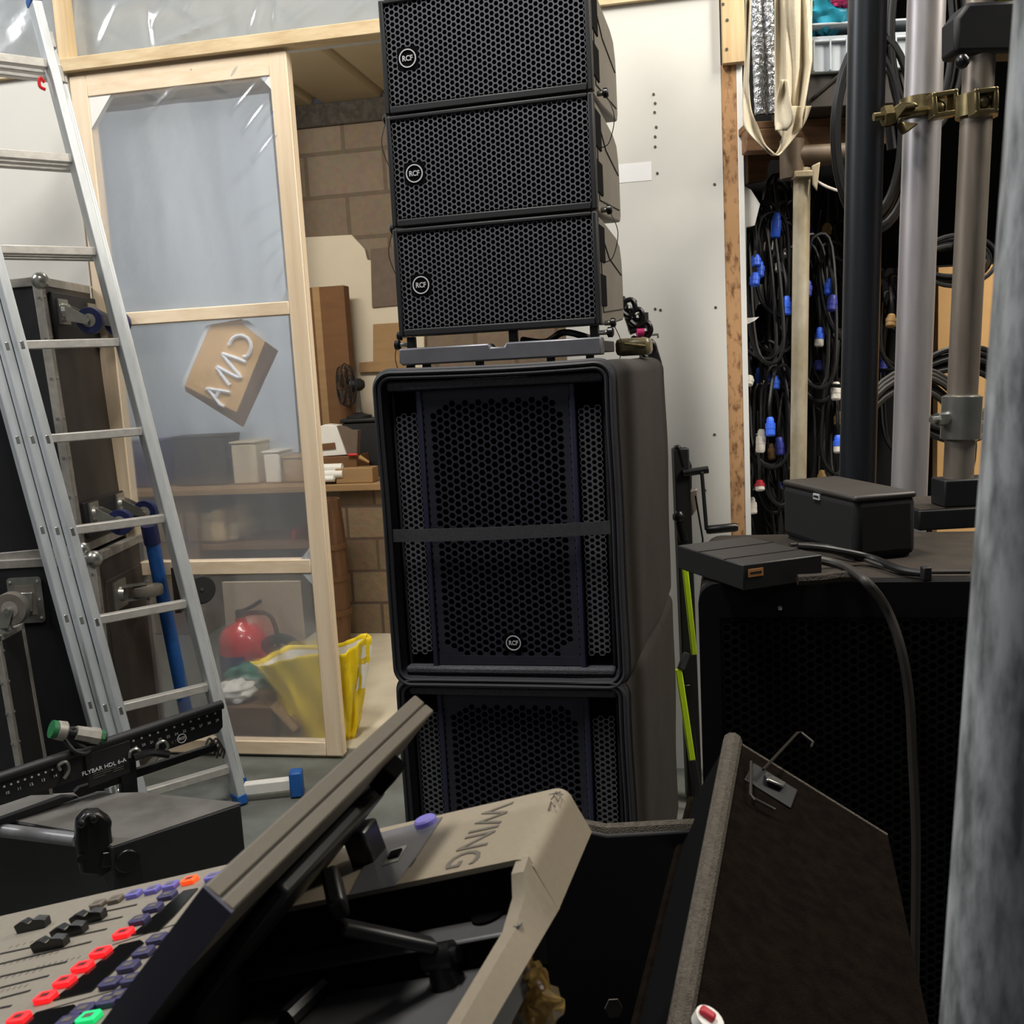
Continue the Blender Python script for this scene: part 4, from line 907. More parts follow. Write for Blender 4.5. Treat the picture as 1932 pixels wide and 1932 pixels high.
# level bar: use the mean heights so that the bar is horizontal along its own direction
fbplate([(-40, 1480), (419, 1329), (421, 1372), (412, 1383), (-40, 1534)], 'black', 'main_plate', .006)
m = MB(); m.tube([fb(-40, 1480), fb(419, 1329)], .011, 12); m.build('top_flange', 'black', fly)
fbplate([(160, 1424), (246, 1396), (246, 1458), (168, 1488)], 'black', 'name_plate', .004, .008)
fbplate([(140, 1496), (150, 1486), (409, 1404), (412, 1416), (150, 1505)], 'black', 'lower_rail', .016, -.02)
fbplate([(-30, 1556), (120, 1502), (150, 1505), (-30, 1575)], 'black', 'lower_rail', .016, -.02)
fbplate([(228, 1400), (254, 1392), (262, 1508), (230, 1500)], 'black', 'post', .02, -.012)
mh = MB(); k = 0
for i in range(15):
    x = 190 + 216 * i / 14; y = 1418 - 72 * i / 14 - .0; c = fb(x, y, .0005); mh.cyl(c - FN * .002, c + FN * .0006, .0026 , n=10)
    if i > 0 and i < 12: 
        c = fb(x + 1, y + 24, .0005)
for i in range(9):
    x = 8 + 104 * i / 8; c = fb(x, 1484 - 36 * i / 8, .0005); mh.cyl(c - FN * .002, c + FN * .0006, .0024, n=8)
mh.build('hole_rims', 'white_ink', fly, smooth=False)
EX = (fb(416, 1340) - fb(0, 1477)).normalized()
EZ = FN.cross(EX) * -1
EZ = EX.cross(-FN); EZ = EZ if EZ.z > 0 else -EZ
for i in range(15):
    text('hole_number', str(15 + i), .0085, fb(194 + 216 * i / 14, 1431 - 72 * i / 14, .0012), EX, EZ, 'white_ink', fly)
for i in range(5):
    text('hole_number', str(10 + i), .0085, fb(14 + 90 * i / 4, 1496 - 32 * i / 4, .0012), EX, EZ, 'white_ink', fly)
text('maker_text', 'FLYBAR HDL 6-A', .0128, fb(197, 1447, .0125), EX, EZ, 'white_ink', fly)
m = MB()
for k in range(3): 
    a0 = fb(176, 1461 + 4 * k, .0085); m.bar(a0, a0 + EX * (.05 - .012 * k), .0006, .0012, up=EZ)
for k in range(2):
    a0 = fb(214, 1452 + 4 * k, .0085); m.bar(a0, a0 + EX * (.022), .0006, .0012, up=EZ)
m.build('small_print', 'print_grey', fly, smooth=False)
rc = fb(343, 1393, .001); m = MB(); ring(m, rc, EX, EZ, .011, .002, .001); m.build('logo_ring', 'white_ink', fly, smooth=False)
text('logo_text', 'RCF', .0085, rc + FN * .001, EX, EZ, 'white_ink', fly); text('logo_text', 'RTS', .012, fb(331, 1400, .0015), EX, EZ, 'print_grey', fly)
m = MB()
for (x, y) in ((255, 1426), (306, 1411)):
    c = fb(x, y, .012); m.tube(crv([c - EX * .012, c - EX * .008 + EZ * .013, c + EX * .006 + EZ * .014, c + EX * .013, c + EX * .006 - EZ * .012], 4), .004, 7)
for (x, y) in ((118, 1452),): 
    c = fb(x, y, .012); m.tube(crv([c - EZ * .02, c + EX * .012 - EZ * .005, c + EX * .01 + EZ * .014, c - EX * .006 + EZ * .012, c - EX * .004], 4), .0035, 7)
m.build('r_clip', 'chrome', fly)
m = MB(); m.tube(crv([fb(252, 1430, .02), fb(285, 1420, .02), fb(318, 1424, .02)], 5), .009, 8); m.build('pull_handle', 'blackgloss', fly)
m = MB()
for j in range(6):
    c = fb(388 + 4 * j, 1405 + 7 * (j % 3), -.03); m.tube(crv([c, c + UP * .012 + EX * .01, c + EX * .02 - UP * .004, c + EX * .014 - UP * .02], 4), .003, 6)
m.build('lanyard_coil', 'rubber', fly)
# shackle resting on the bar
s0 = fb(100, 1376, .0); s1 = fb(198, 1392, .0)
sh = thing('shackle', 'grey steel shackle with green ends standing on the flybar', 'shackle', fb(150, 1402))
dv = (s1 - s0).normalized(); L_ = (s1 - s0).length
m = MB(); m.lathe([(.012, 0), (.020, .004), (.021, .02), (.017, .024)], s0 + dv * .004, dv, 16)
m.lathe([(.016, 0), (.017, .03), (.019, .034), (.019, L_ * .0 + .05), (.014, .054)], s0 + dv * (L_ * .42), dv, 8); m.build('nut', 'alu_dull', sh)
m = MB(); m.cyl(s0 - dv * .004, s0 + dv * .006, .019, n=14); m.build('green_end', 'green_paint', sh); m = MB(); m.cyl(s0 + dv * (L_ * .78), s0 + dv * (L_ * .96), .0155, n=8); m.build('green_end', 'green_paint', sh)
m = MB(); m.cyl(s0 + dv * .01, s1, .011, n=12); m.tube(crv([s0 + dv * .04 + UP * .01, s0 + dv * .045 - UP * .02, s0 + dv * .06 - UP * .03, s0 + dv * .075 - UP * .034, s0 + dv * .09 - UP * .02], 5), .009, 8)
m.tube(crv([s0 + dv * .02 - UP * .015, s0 + dv * .035 - UP * .037 + FN * .015, s0 + dv * .06 - UP * .04 + FN * .015, s0 + dv * .08 - UP * .028], 5), .005, 7); m.build('bow', 'black', sh)
# ------------------------------------------------------------------ mixing console (a along its length toward the camera, b to its rear, h above its top)
GA = R(16); GB = R(16.5)
fh = Vector((math.cos(GA), -math.sin(GA), 0)); CA = Vector((-math.sin(GA), -math.cos(GA), 0))
CB = fh * math.cos(GB) + UP * math.sin(GB); CN = CB.cross(CA) * -1
if CN.z < 0: CN = -CN
CO = at_d(300, 1660, .92)
def C(a, b, h=0): return CO + CA * a + CB * b + CN * h
def con(px, py, h=0):
    q = at_pl(px, py, CO + CN * h, CN) - CO; return q.dot(CA), q.dot(CB)
def cpt(px, py, h=0): a, b = con(px, py, h); return C(a, b, h)
a_far = (con(0, 1735)[0] + con(415, 1632)[0] + con(1080, 1470)[0]) / 3
b_rear = con(1078, 1471)[1]; a_pan = (con(1016, 1612)[0] + con(640, 1692)[0]) / 2
b_front = con(0, 1735)[1] - .16; A_END = a_far + .80
desk = thing('mixing_console', 'large grey digital mixing console with lit red keys, faders and a tilted display', 'mixing console', C(a_far + .3, b_rear * .5, -.1))
def cbox(mb, a0, a1, b0, b1, h0, h1): mb.box(C((a0 + a1) / 2, (b0 + b1) / 2, (h0 + h1) / 2), (a1 - a0, b1 - b0, h1 - h0), CA, CB, CN); return mb
b_mid = con(440, 1720)[1] + .02
m = MB(); cbox(m, a_far, A_END, b_front, b_mid, -.055, 0); m.build('control_surface', 'console_panel', desk, bevel=.003)
m = MB(); m.prism([C(a_far, b_front, -.078), C(A_END, b_front, -.078), C(A_END, b_rear - .13, -.078), C(a_pan, b_rear - .055, -.078), C(a_far, b_rear - .03, -.078)], CN * .0075); m.build('chassis', 'console_black', desk, smooth=False)
# rear housing: panel with the lettering and a rounded rear edge that continues as a wall along the tray
HW = .041
def prof(htop, th):
    r = .012; pts = []
    for k in range(6): a = R(90 - 90 * k / 5); pts.append((b_rear - r + r * math.cos(a), htop - r + r * math.sin(a)))
    return pts
pts = [(b_mid, 0)] + prof(0, 0) + [(b_rear + .006, -HW), (b_rear - .03, -HW), (b_rear - .03, -.03), (b_mid, -.03)]
m = MB(); m.prism([C(a_far, b, h) for b, h in pts], CA * (a_pan - a_far)); rp = m.build('rear_housing', 'console', desk, ang=50)
# rear wall along the tray, stepping down
c1 = con(1029, 1668, -.022)[0]; c2 = con(1000, 1738, -.040)[0]
seg = [(a_pan - .003, -.0005), (a_pan + .012, -.004), (a_pan + .022, -.016), (a_pan + .05, -.024), (a_pan + .3, -.024), (A_END, -.024)]
m = MB(); vs = []; th = .012
for a, h in seg:
    k_ = (a - a_pan) / .3; k_ = k_ if k_ < 1 else 1 + (k_ - 1); hb2 = -HW + .006 * min(k_, 1); db = -.020 * k_; vs += [C(a, b_rear - th + db, h), C(a, b_rear - .003 + db, h), C(a, b_rear + .006 + db * 1.25, hb2), C(a, b_rear - th + db, hb2)]
fs = [(i * 4 + k, i * 4 + (k + 1) % 4, (i + 1) * 4 + (k + 1) % 4, (i + 1) * 4 + k) for i in range(len(seg) - 1) for k in range(4)] + [(3, 2, 1, 0), tuple(len(vs) - 4 + k for k in range(4))]
m.add(vs, fs); m.build('rear_wall', 'console', desk)
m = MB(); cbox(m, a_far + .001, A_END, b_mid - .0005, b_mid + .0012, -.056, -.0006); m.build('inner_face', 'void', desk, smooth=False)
m = MB(); q = cpt(1003, 1741, -.026); m.lathe([(.0035, 0), (.0032, .0012), (.0012, .0012), (.0012, .0004)], C(con(1003, 1741, -.024)[0], b_rear - .006, -.024), CN, 14); m.build('torx_screw', 'chrome', desk)
# tray: face under the panel, upper shelf, step, lower floor
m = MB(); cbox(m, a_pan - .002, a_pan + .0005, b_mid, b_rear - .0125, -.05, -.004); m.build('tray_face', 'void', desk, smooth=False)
a_step = (con(1000, 1742, -.036)[0] + con(860, 1790, -.036)[0]) / 2
m = MB(); cbox(m, a_pan, a_step, b_mid - .01, b_rear - .0125, -.058, -.036); m.build('tray_shelf', 'tray_sheen', desk, bevel=.003)
m = MB(); m.prism([C(a_step, b_mid - .01, -.070), C(A_END, b_mid - .01, -.070), C(A_END, b_rear - .060, -.070), C(a_step, b_rear - .0145, -.070)], CN * .014); m.build('tray_floor', 'tray_sheen', desk, smooth=False)
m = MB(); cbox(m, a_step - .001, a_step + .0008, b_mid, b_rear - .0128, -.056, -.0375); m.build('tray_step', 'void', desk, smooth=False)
m = MB(); q = cpt(922, 1728, -.036); m.lathe([(.0125, 0), (.0125, .002), (.010, .003), (.0, .003)], q, CN, 26); m.build('rubber_cap', 'void', desk)
# moulded pod and ridge on the tray floor
m = MB(); m.tube([cpt(540, 1925, -.05), cpt(620, 1848, -.05), cpt(655, 1830, -.05), cpt(760, 1800, -.05)], .008, 10); m.build('tray_ridge', 'console_black', desk)
# lettering on the panel
text('lettering', 'WING', .037, cpt(903, 1576) + CN * .0004, CA, CB, 'print_grey', desk, ext=.0003)
text('small_lettering', 'USB', .007, cpt(775, 1630) + CN * .0004, CA, CB, 'print_grey', desk, ext=.0002)
m = MB()
for L in ([(1035, 1528), (1040, 1512), (1047, 1522)], [(1040, 1508), (1046, 1500), (1054, 1512), (1058, 1498)], [(1048, 1494), (1062, 1499)], [(1036, 1500), (1058, 1494)]):
    m.tube([cpt(x, y) for x, y in L], .0006, 4)
m.build('designer_mark', 'print_grey', desk, smooth=False)
# knob, port plate, dark patch painted as a reflection
m = MB(); m.lathe([(.0095, 0), (.0095, .0045), (.008, .006), (0, .006)], cpt(805, 1556), CN, 26); m.build('rotary_button', 'key_lav', desk)
m = MB(); m.prism([cpt(x, y, .0003) for x, y in ((722, 1636), (738, 1607), (770, 1596), (752, 1626))], CN * .0012); pt_ = m.build('port_plate', 'chrome', desk, smooth=False)
m = MB(); m.prism([cpt(x, y, .0016) for x, y in ((731, 1621), (738, 1608), (759, 1602), (751, 1616))], CN * .0012); m.build('port_socket', 'void', pt_, smooth=False)
m = MB(); m.prism([cpt(x, y, .0004) for x, y in ((660, 1690), (718, 1572), (835, 1542), (790, 1610), (745, 1672))], CN * .0006); m.build('reflection_patch', pmat('painted_reflection', '#5c5c60', .25, var=.1), desk, smooth=False)
# faders: slots then caps
for k, (x0, y0, x1, y1) in enumerate(((82, 1782, 140, 1763), (198, 1720, 258, 1707), (164, 1745, 231, 1730), (0, 1800, 75, 1784), (132, 1768, 201, 1753), (0, 1819, 172, 1777), (0, 1843, 126, 1815), (0, 1864, 92, 1841), (0, 1884, 57, 1869), (0, 1902, 21, 1898))):
    p, q = cpt(x0, y0, .0002), cpt(x1, y1, .0002); d = (q - p).normalized(); m = MB(); m.bar(p, q, .0022, .0008, up=CN); m.build('fader_slot', 'slot', desk, smooth=False)
for (x0, y0, x1, y1, n) in ((20, 1790, 150, 1757, 10), (10, 1822, 120, 1797, 9), (0, 1850, 90, 1830, 7), (5, 1872, 60, 1860, 5), (70, 1828, 160, 1806, 8)):
    m = MB()
    for i in range(n):
        c = cpt(x0 + (x1 - x0) * i / n, y0 + (y1 - y0) * i / n - 3, .0002); m.box(c, (.004, .0006, .0003), CA, CB, CN)
    m.build('scale_print', 'print_grey', desk, smooth=False)
def fcap(px, py):
    c = cpt(px, py, .004); pr = [(-.0165, -.004), (-.0175, .0035), (-.006, .0062), (-.0015, .0030), (.0015, .0030), (.006, .0062), (.0175, .0035), (.0165, -.004)]
    m = MB(); m.prism([c + CB * b + CN * h - CA * .0045 for b, h in pr], CA * .009); k = m.build('fader_cap', 'blackgloss', desk, bevel=.0008)
    m = MB(); m.box(c + CN * .0032, (.0092, .0007, .0006), CA, CB, CN); m.build('cap_line', 'cap_line', k, smooth=False)
for p in ((62, 1744), (167, 1730), (131, 1755), (95, 1780)): fcap(*p)
def key(px, py, mat, sx=.0125, sb=.0175, lab=None):
    c = cpt(px, py, .002); w, d = sx / 2, sb / 2
    pts = [(-w, -d), (w * .6, -d), (w, -d * .6), (w, d), (-w * .6, d), (-w, d * .6)]
    m = MB(); m.prism([c + CA * a + CB * b - CN * .002 for a, b in pts], CN * .0042); k = m.build('key', mat, desk, bevel=.0008)
    m = MB(); m.box(c + CN * .0023, (sx * .38, sb * .45, .0003), CA, CB, CN); m.build('key_legend', 'key_dark' if mat in ('key_red', 'key_orange') else 'print_grey', k, smooth=False)
for p in ((358, 1661),): key(*p, 'key_orange', .0115, .0150)
for p in ((322, 1671), (288, 1679), (253, 1687), (402, 1655)): key(*p, 'key_lav', .0115, .0150)
for p in ((218, 1697), (185, 1706)): key(*p, 'key_grey', .0115, .0150)
for p in ((316, 1690), (289, 1713), (263, 1736), (297, 1772), (271, 1797), (243, 1824), (209, 1855), (250, 1848), (205, 1889), (158, 1906), (128, 1929), (225, 1880)): key(*p, 'key_purple')
for p in ((233, 1761), (190, 1797), (156, 1824), (122, 1852), (86, 1882), (36, 1922)): key(*p, 'key_red')
key(168, 1921, 'key_green')
for q4 in (((347, 1682), (374, 1677), (330, 1728), (300, 1757), (248, 1766)), ((226, 1784), (265, 1775), (272, 1780), (173, 1871), (100, 1889)), ((69, 1912), (140, 1897), (144, 1900), (108, 1934), (40, 1940))):
    m = MB(); m.prism([cpt(x, y, .0003) for x, y in q4], CN * .001); m.build('display_strip', 'oled', desk, smooth=False)
for (x0, y0, x1, y1) in ((212, 1783, 340, 1741), (70, 1910, 240, 1862)):
    m = MB(); m.bar(cpt(x0, y0, .0002), cpt(x1, y1, .0002), .0009, .0005, up=CN); m.build('panel_line', 'slot', desk, smooth=False)
# tilted display: long thin slab, seen from behind its top edge
r1, r2 = ray(386, 1669), ray(799, 1329); LS = .30
A_ = np.array([[-r1.x, r2.x], [-r1.y, r2.y], [-r1.z, r2.z]]); D1, D2 = np.linalg.lstsq(A_, np.array([-CA.x * LS, -CA.y * LS, -CA.z * LS]), rcond=None)[0]
S1 = EYE + r1 * D1; S2 = S1 - CA * LS
best = None
for k in range(5, 120):
    g = R(k); q = -fh * math.cos(g) - UP * math.sin(g); x, y = proj(S1 + q * .1)
    tx = 386 + (193 - 386) * (y - 1669) / (1932 - 1669); e = abs(x - tx)
    if best is None or e < best[0]: best = (e, g, q)
SQ = best[2]; SN = SQ.cross(CA); SN = SN if SN.dot(fh) > 0 else -SN       # SN: out of the back of the display
tt = min(((abs(proj(S1 + SN * (.001 * k))[0] - 441) + abs(proj(S1 + SN * (.001 * k))[1] - 1717), k) for k in range(5, 90)))[1] * .001
SH_ = .20
def S(l, q, n): return S1 - CA * l + SQ * q + SN * n
def sbox(mb, l0, l1, q0, q1, n0, n1): mb.box(S((l0 + l1) / 2, (q0 + q1) / 2, (n0 + n1) / 2), (l1 - l0, q1 - q0, n1 - n0), -CA, SQ, SN); return mb
m = MB(); sbox(m, 0, LS, .0, .05, 0, tt * .52); m.build('display_bezel', 'screen_edge', desk, bevel=.0015)
m = MB(); sbox(m, 0, LS, .0, .05, tt * .55, tt); m.build('display_back_edge', 'screen_edge', desk, bevel=.0015)
m = MB(); sbox(m, .002, LS - .002, .002, SH_, .001, tt - .001); m.build('display_body', 'console_black', desk, smooth=False)
m = MB(); sbox(m, -.0015, .0015, .0005, SH_, 0, tt); m.build('display_end_cap', 'screen_end', desk, smooth=False)
m = MB(); sbox(m, .012, LS - .012, .014, SH_ - .012, -.001, .0005); m.build('display_glass', 'oled', desk, smooth=False)
m = MB(); sbox(m, .10, LS - .04, .055, SH_ - .02, tt, tt + .012); m.build('display_rear_box', 'console_black', desk, bevel=.004)
m = MB(); sbox(m, LS - .07, LS - .045, .025, .045, tt, tt + .012); m.build('rear_socket', 'void', desk, bevel=.001)
m = MB(); hb = cpt(688, 1592, .012); m.box(hb, (.028, .02, .03), CA, CB, CN); m.build('hinge_block', 'blackgloss', desk, bevel=.003)
# support strut
e1 = cpt(828, 1806, -.038); e0 = cpt(642, 1748, .012)
m = MB(); m.bar(e0, e1 + CN * .008, .016, .009, up=CN); m.build('support_arm', 'console_black', desk, bevel=.003)
m = MB(); m.cyl(e1 - CB * .009, e1 + CB * .011, .0095, n=18); m.cyl(e1 - CB * .012, e1 + CB * .015, .0055, n=14); m.lathe([(.0125, -.018), (.010, -.008), (.008, .002)], e1, CN, 18); m.build('pivot', 'blackgloss', desk)
m = MB(); m.bar(cpt(625, 1650, .028), cpt(640, 1720, .012), .012, .02, up=CN); m.build('support_arm', 'console_black', desk, bevel=.003)
# ------------------------------------------------------------------ flight case base the console stands in, and its open lid
KY = 1.08
ra = at_y(1108, 1562, KY); rb_ = at_y(1142, 1555, KY + .02); rc_ = at_y(1290, 1555, KY + .03)
zrim = ra.z
base = thing('console_case', 'open black flight case base with a grey carpeted rim under the mixing console', 'flight case', (ra.x - .2, KY - .3, .004))
def hull(pts, z0): return [Vector((p.x, p.y, z0)) for p in pts]
m = MB(); m.prism([Vector((-1.15, KY, .004)), Vector((-1.15, KY, .60)), Vector((ra.x - .22, KY, .60)), Vector((ra.x - .1, KY, rb_.z - .03)), Vector((ra.x, KY, ra.z - .004)), Vector((rb_.x, KY, rb_.z - .004)), Vector((rc_.x + .03, KY, rb_.z - .004)), Vector((rc_.x + .03, KY, .004))], (0, .03, 0)); m.build('far_wall', 'black', base, bevel=.003)
m = MB(); m.tube([Vector((ra.x - .12, KY + .012, rb_.z - .03)), Vector((ra.x - .0, KY + .012, ra.z - .004)), Vector((rb_.x, KY + .012, rb_.z - .004)), Vector((rc_.x + .03, KY + .012, rb_.z - .004))], .0085, 8); m.build('rim_carpet', 'felt_edge', base)
zb = min(C(A_END, b_front, -.07).z, C(a_far, b_front, -.07).z)
m = MB(); m.bx(-1.15, rc_.x + .03, .02, KY, .004, zb - .16); m.build('floor_tray', 'black', base, smooth=False)
for aa in (a_far + .06, A_END - .1):
    for bb in (b_rear - .06, b_front + .1):
        p = C(aa, bb, -.063); m = MB(); m.bx(p.x - .03, p.x + .03, p.y - .03, p.y + .03, zb - .161, p.z - .026); m.build('foam_block', 'void', base, smooth=False)
m = MB(); pc = at_y(1158, 1903, .82); m.prism([pc + Vector((.008 * math.cos(a), 0, .010 * math.sin(a))) for a in [math.pi / 3 * k for k in range(6)]], (0, .001, 0)); tag(m.build('corner_sticker', 'print_grey', smooth=False), 'tiny grey printed mark on the dark case wall', 'sticker')
# lid
La = at_d(1374, 1393, 1.22); Ld = at_d(1262, 1960, .74); Lb = at_d(1672, 1578, 1.16)
ln = (Ld - La).cross(Lb - La).normalized(); ln = ln if ln.dot(EYE - La) > 0 else -ln
Lc = at_pl(1760, 1990, La, ln)
lid = thing('case_lid', 'brown black carpeted flight case lid tilted open with a worn grey edge', 'case lid', (La + Ld) / 2)
m = MB(); m.prism([La, Lb, Lc, Ld], -ln * .10); m.build('lid_shell', 'void', lid, bevel=.008)
m = MB(); m.prism([La + ln * .001, Lb + ln * .001, Lc + ln * .001, Ld + ln * .001], ln * .002); m.build('carpet_face', 'felt', lid, smooth=False)
m = MB(); e = (Lb - La).normalized() * .006; m.tube([La + e, (La + Ld) / 2 + e, Ld + e], [.0115, .0105, .0095], 10); m.tube([La + e, Lb], .004, 8); m.build('edge_binding', 'felt_edge', lid)
m = MB(); k0 = at_pl(1350, 1405, La - ln * .1, ln); k1 = at_pl(1196, 1960, La - ln * .12, ln)
m.tube([La - ln * .098, Ld - ln * .098], .006, 8); m.build('rear_edge_binding', 'felt', lid)
LX = (Lb - La).normalized(); LZ = ln.cross(LX); LZ = LZ if LZ.z > 0 else -LZ
lo = at_pl(1452, 1487, La, ln) + ln * .004
m = MB(); m.box(lo, (.058, .05, .003), LX, LZ, ln); lt_ = m.build('latch_plate', 'black', lid, bevel=.002)
m = MB(); m.prism([lo - LX * .012 - LZ * .012 + ln * .002, lo + LX * .014 - LZ * .016 + ln * .002, lo + LX * .012 + LZ * .004 + ln * .006, lo - LX * .008 + LZ * .012 + ln * .006], ln * .004); m.build('latch_dish', 'chrome', lt_, bevel=.002)
m = MB(); pw = [at_pl(x, y, La + ln * .012, ln) for x, y in ((1417, 1437), (1416, 1500), (1424, 1508), (1462, 1528))]; m.tube(pw, .0018, 6)
pw = [at_pl(x, y, La + ln * .02, ln) for x, y in ((1440, 1452), (1504, 1383), (1512, 1382), (1534, 1400), (1530, 1410))]; m.tube(pw, .0018, 6); m.build('latch_wire', 'alu_dark', lt_)
# crumpled wrapping by the console
wb = at_d(985, 1885, .66)
wr_ = thing('cellophane_wrap', 'crumpled clear brownish wrapping tucked beside the console rear wall', 'plastic wrap', wb)
rq = random.Random(12); gx = {}
def crump(ctr, sx, sy, seed, nu=6, nv=6):
    q_ = random.Random(seed); J = [[(q_.uniform(-.5, .5), q_.uniform(-.5, .5), q_.uniform(-1, 1)) for _ in range(nu + 1)] for _ in range(nv + 1)]
    def f(a, b):
        i, k = int(round(a * nu)), int(round(b * nv)); jx, jy, jd = J[k][i]; w = .55 + .45 * math.sin(math.pi * b)
        return at_d(ctr[0] + (a - .5) * sx * w + jx * sx / nu, ctr[1] + (b - .5) * sy + jy * sy / nv, .66 + .012 * jd)
    return f
m = MB(); m.grid(crump((1000, 1895), 105, 150, 3), 6, 6); m.build('crumpled_film', 'clear_plastic', wr_, smooth=False)
m = MB(); m.grid(crump((1022, 1905), 90, 70, 8), 5, 5); m.build('film_tail', 'clear_plastic', wr_, smooth=False)
m = MB(); m.grid(crump((1002, 1850), 50, 80, 11), 4, 5); m.build('film_tip', 'clear_plastic', wr_, smooth=False)
# small red and white object at the bottom of the picture
q = at_d(1335, 1928, .72); rw = thing('adhesive_roll', 'small red and white item lying on the carpeted lid at its lower end', 'tape roll', q)
m = MB(); m.lathe([(.008, -.004), (.011, -.004), (.011, .004), (.008, .004)], q, ln, 18); m.build('white_core', 'white_plastic', rw)
m = MB(); m.box(q + UP * .006, (.012, .008, .006), LX, LZ, ln); m.build('red_tab', 'plug_red', rw, bevel=.002)
# ------------------------------------------------------------------ black cabinet with small devices on top
BY = 1.43
bl = at_y(1317, 1125, BY); QA = R(12.5); zt = at_y(1560, 1109, BY - .07).z
QX = Vector((math.cos(QA), -math.sin(QA), 0)); QY = Vector((math.sin(QA), math.cos(QA), 0)); QR = Matrix.Rotation(-QA, 3, 'Z')
spk = thing('stage_speaker', 'big black stage speaker with a dusty top, carrying the small box and smart speaker', 'loudspeaker', (bl.x, BY, .004), QR)
BW = .50; r = .03; pts = []; H_ = zt - .004
for cx, cz, a0 in ((BW - r, H_ - r, 0), (r, H_ - r, 90)):
    for k in range(6): a = R(a0 + 18 * k); pts.append(Vector((cx + r * math.cos(a), .03, cz + r * math.sin(a))))
pts += [Vector((0, .03, 0)), Vector((BW, .03, 0))]
m = MB(); m.prism(pts, (0, .37, 0)); m.build('cabinet', 'dust', spk, local=True)
m = MB(); m.prism([Vector((p.x, 0, p.z)) for p in pts], (0, .0295, 0)); m.build('front_rim', 'dark_rim', spk, local=True)
m = MB(); hexgrille(m, .03, BW - .03, .30, H_ - .05, .0135, .0058, -.004, .003); m.build('grille', pmat('front_grille', '#060606', .7, var=.1, spec=.2), spk, smooth=False, local=True)
m = MB(); m.bx(.03, BW - .03, -.001, .001, .30, H_ - .05); m.build('cavity', 'void', spk, smooth=False, local=True)
m = MB(); m.ball(Vector((.115, -.006, H_ - .035)), .004, 8); m.build('grille_screw', 'chrome', spk, local=True)
def ontop(px, py, z=None): return at_z(px, py, zt if z is None else z)
# smart speaker
b0, b1, b2 = ontop(1477, 1014), ontop(1614, 1062), ontop(1730, 1050)
b3_ = b0 + (b2 - b1); hs = at_pl(1625, 936, b1, Vector((0, -1, 0))).z - zt
ak = thing('smart_speaker', 'black fabric covered wireless speaker with a small white maker badge', 'speaker', Vector((b1.x, b1.y, zt)))
def quadbox(mb, q, z0, z1): mb.prism([Vector((p.x, p.y, z0)) for p in q], UP * (z1 - z0)); return mb
m = MB(); quadbox(m, [b0, b1, b2, b3_], zt + .003, zt + hs - .006); m.build('fabric_body', pmat('speaker_cloth', '#0d0d0e', .9, var=.3, scale=(300, 300, 300)), ak, bevel=.012, seg=3)
m = MB(); quadbox(m, [b0, b1, b2, b3_], zt + hs - .010, zt + hs); m.build('top_cap', pmat('speaker_top', '#3b3733', .45, var=.1), ak, bevel=.004)
m = MB(); cm = (b0 + b1 + b2 + b3_) / 4; quadbox(m, [cm + (p - cm) * .9 for p in (b0, b1, b2, b3_)], zt + .0005, zt + .004); m.build('foot', 'blackrubber', ak, smooth=False)
FX = Vector((b1.x - b0.x, b1.y - b0.y, 0)).normalized(); FNn = Vector((FX.y, -FX.x, 0)); lg = at_pl(1541, 937, b0 + FNn * .0015, FNn)
m = MB(); m.box(lg, (.0215, .0024, .0095), FX, FNn, UP); m.build('badge', 'badge', ak, smooth=False)
text('badge_lettering', 'ANKER', .0054, lg + FNn * .0016, FX, UP, 'slot', ak)
# interface box overhanging the edge
zb0 = zt + .0012; hb_ = .0365
v = [at_z(x, y, zb0 + hb_) for x, y in ((1277, 1029), (1402, 1066), (1551, 1046), (1412, 1012))]
ib = thing('interface_box', 'flat black metal box overhanging the speaker corner with an orange maker tag', 'electronic box', (v[1].x, v[1].y, zb0))
m = MB(); quadbox(m, v, zb0, zb0 + hb_); m.build('housing', pmat('box_black', '#1d1c1c', .45, var=.1), ib, bevel=.002)
m = MB()
for f in (.36, .74):
    a = v[0] + (v[1] - v[0]) * f; b = v[3] + (v[2] - v[3]) * f; m.bar(a + UP * .0, b + UP * .0, .0016, .0012)
m.build('lid_seams', 'void', ib, smooth=False)
SX = Vector((v[2].x - v[1].x, v[2].y - v[1].y, 0)).normalized(); Sn = Vector((SX.y, -SX.x, 0)); lg = at_pl(1426, 1080, v[1] + Sn * .0008, Sn)
m = MB(); m.box(lg, (.024, .001, .011), SX, Sn, UP); m.build('maker_tag', 'orange_tag', ib, smooth=False)
m = MB(); m.box(lg + Sn * .0006, (.018, .0006, .003), SX, Sn, UP); m.build('tag_print', 'slot', ib, smooth=False)
# cables from the box
def cab_(name, lab, pts, r, mat='cable'):
    m = MB(); m.tube(crv(pts, 8), r, 10); return tag(m.build(name, mat), lab, 'cable')
zc_ = zt + .012
p_ = [ontop(1545, 1056, zt + .02), ontop(1590, 1068, zt + .016), ontop(1632, 1096, zt + .014)]
p_ += [at_y(x, y, Y) for x, y, Y in ((1672, 1148, 1.34), (1700, 1225, 1.325), (1716, 1320, 1.32), (1722, 1430, 1.318), (1728, 1560, 1.318), (1728, 1700, 1.32), (1724, 1990, 1.32))]
cab_('power_cable', 'thick dusty black cable drooping from the flat box down the stage speaker front', p_, .0066, 'cable_grey')
cab_('signal_cable', 'black cable lying across the dusty speaker top from the flat box to the pole', [ontop(1505, 1031, zt + .036), ontop(1560, 1036, zt + .03), ontop(1640, 1052, zt + .012), ontop(1700, 1075, zt + .008), ontop(1750, 1083, zt + .008)], .0058, 'cable')
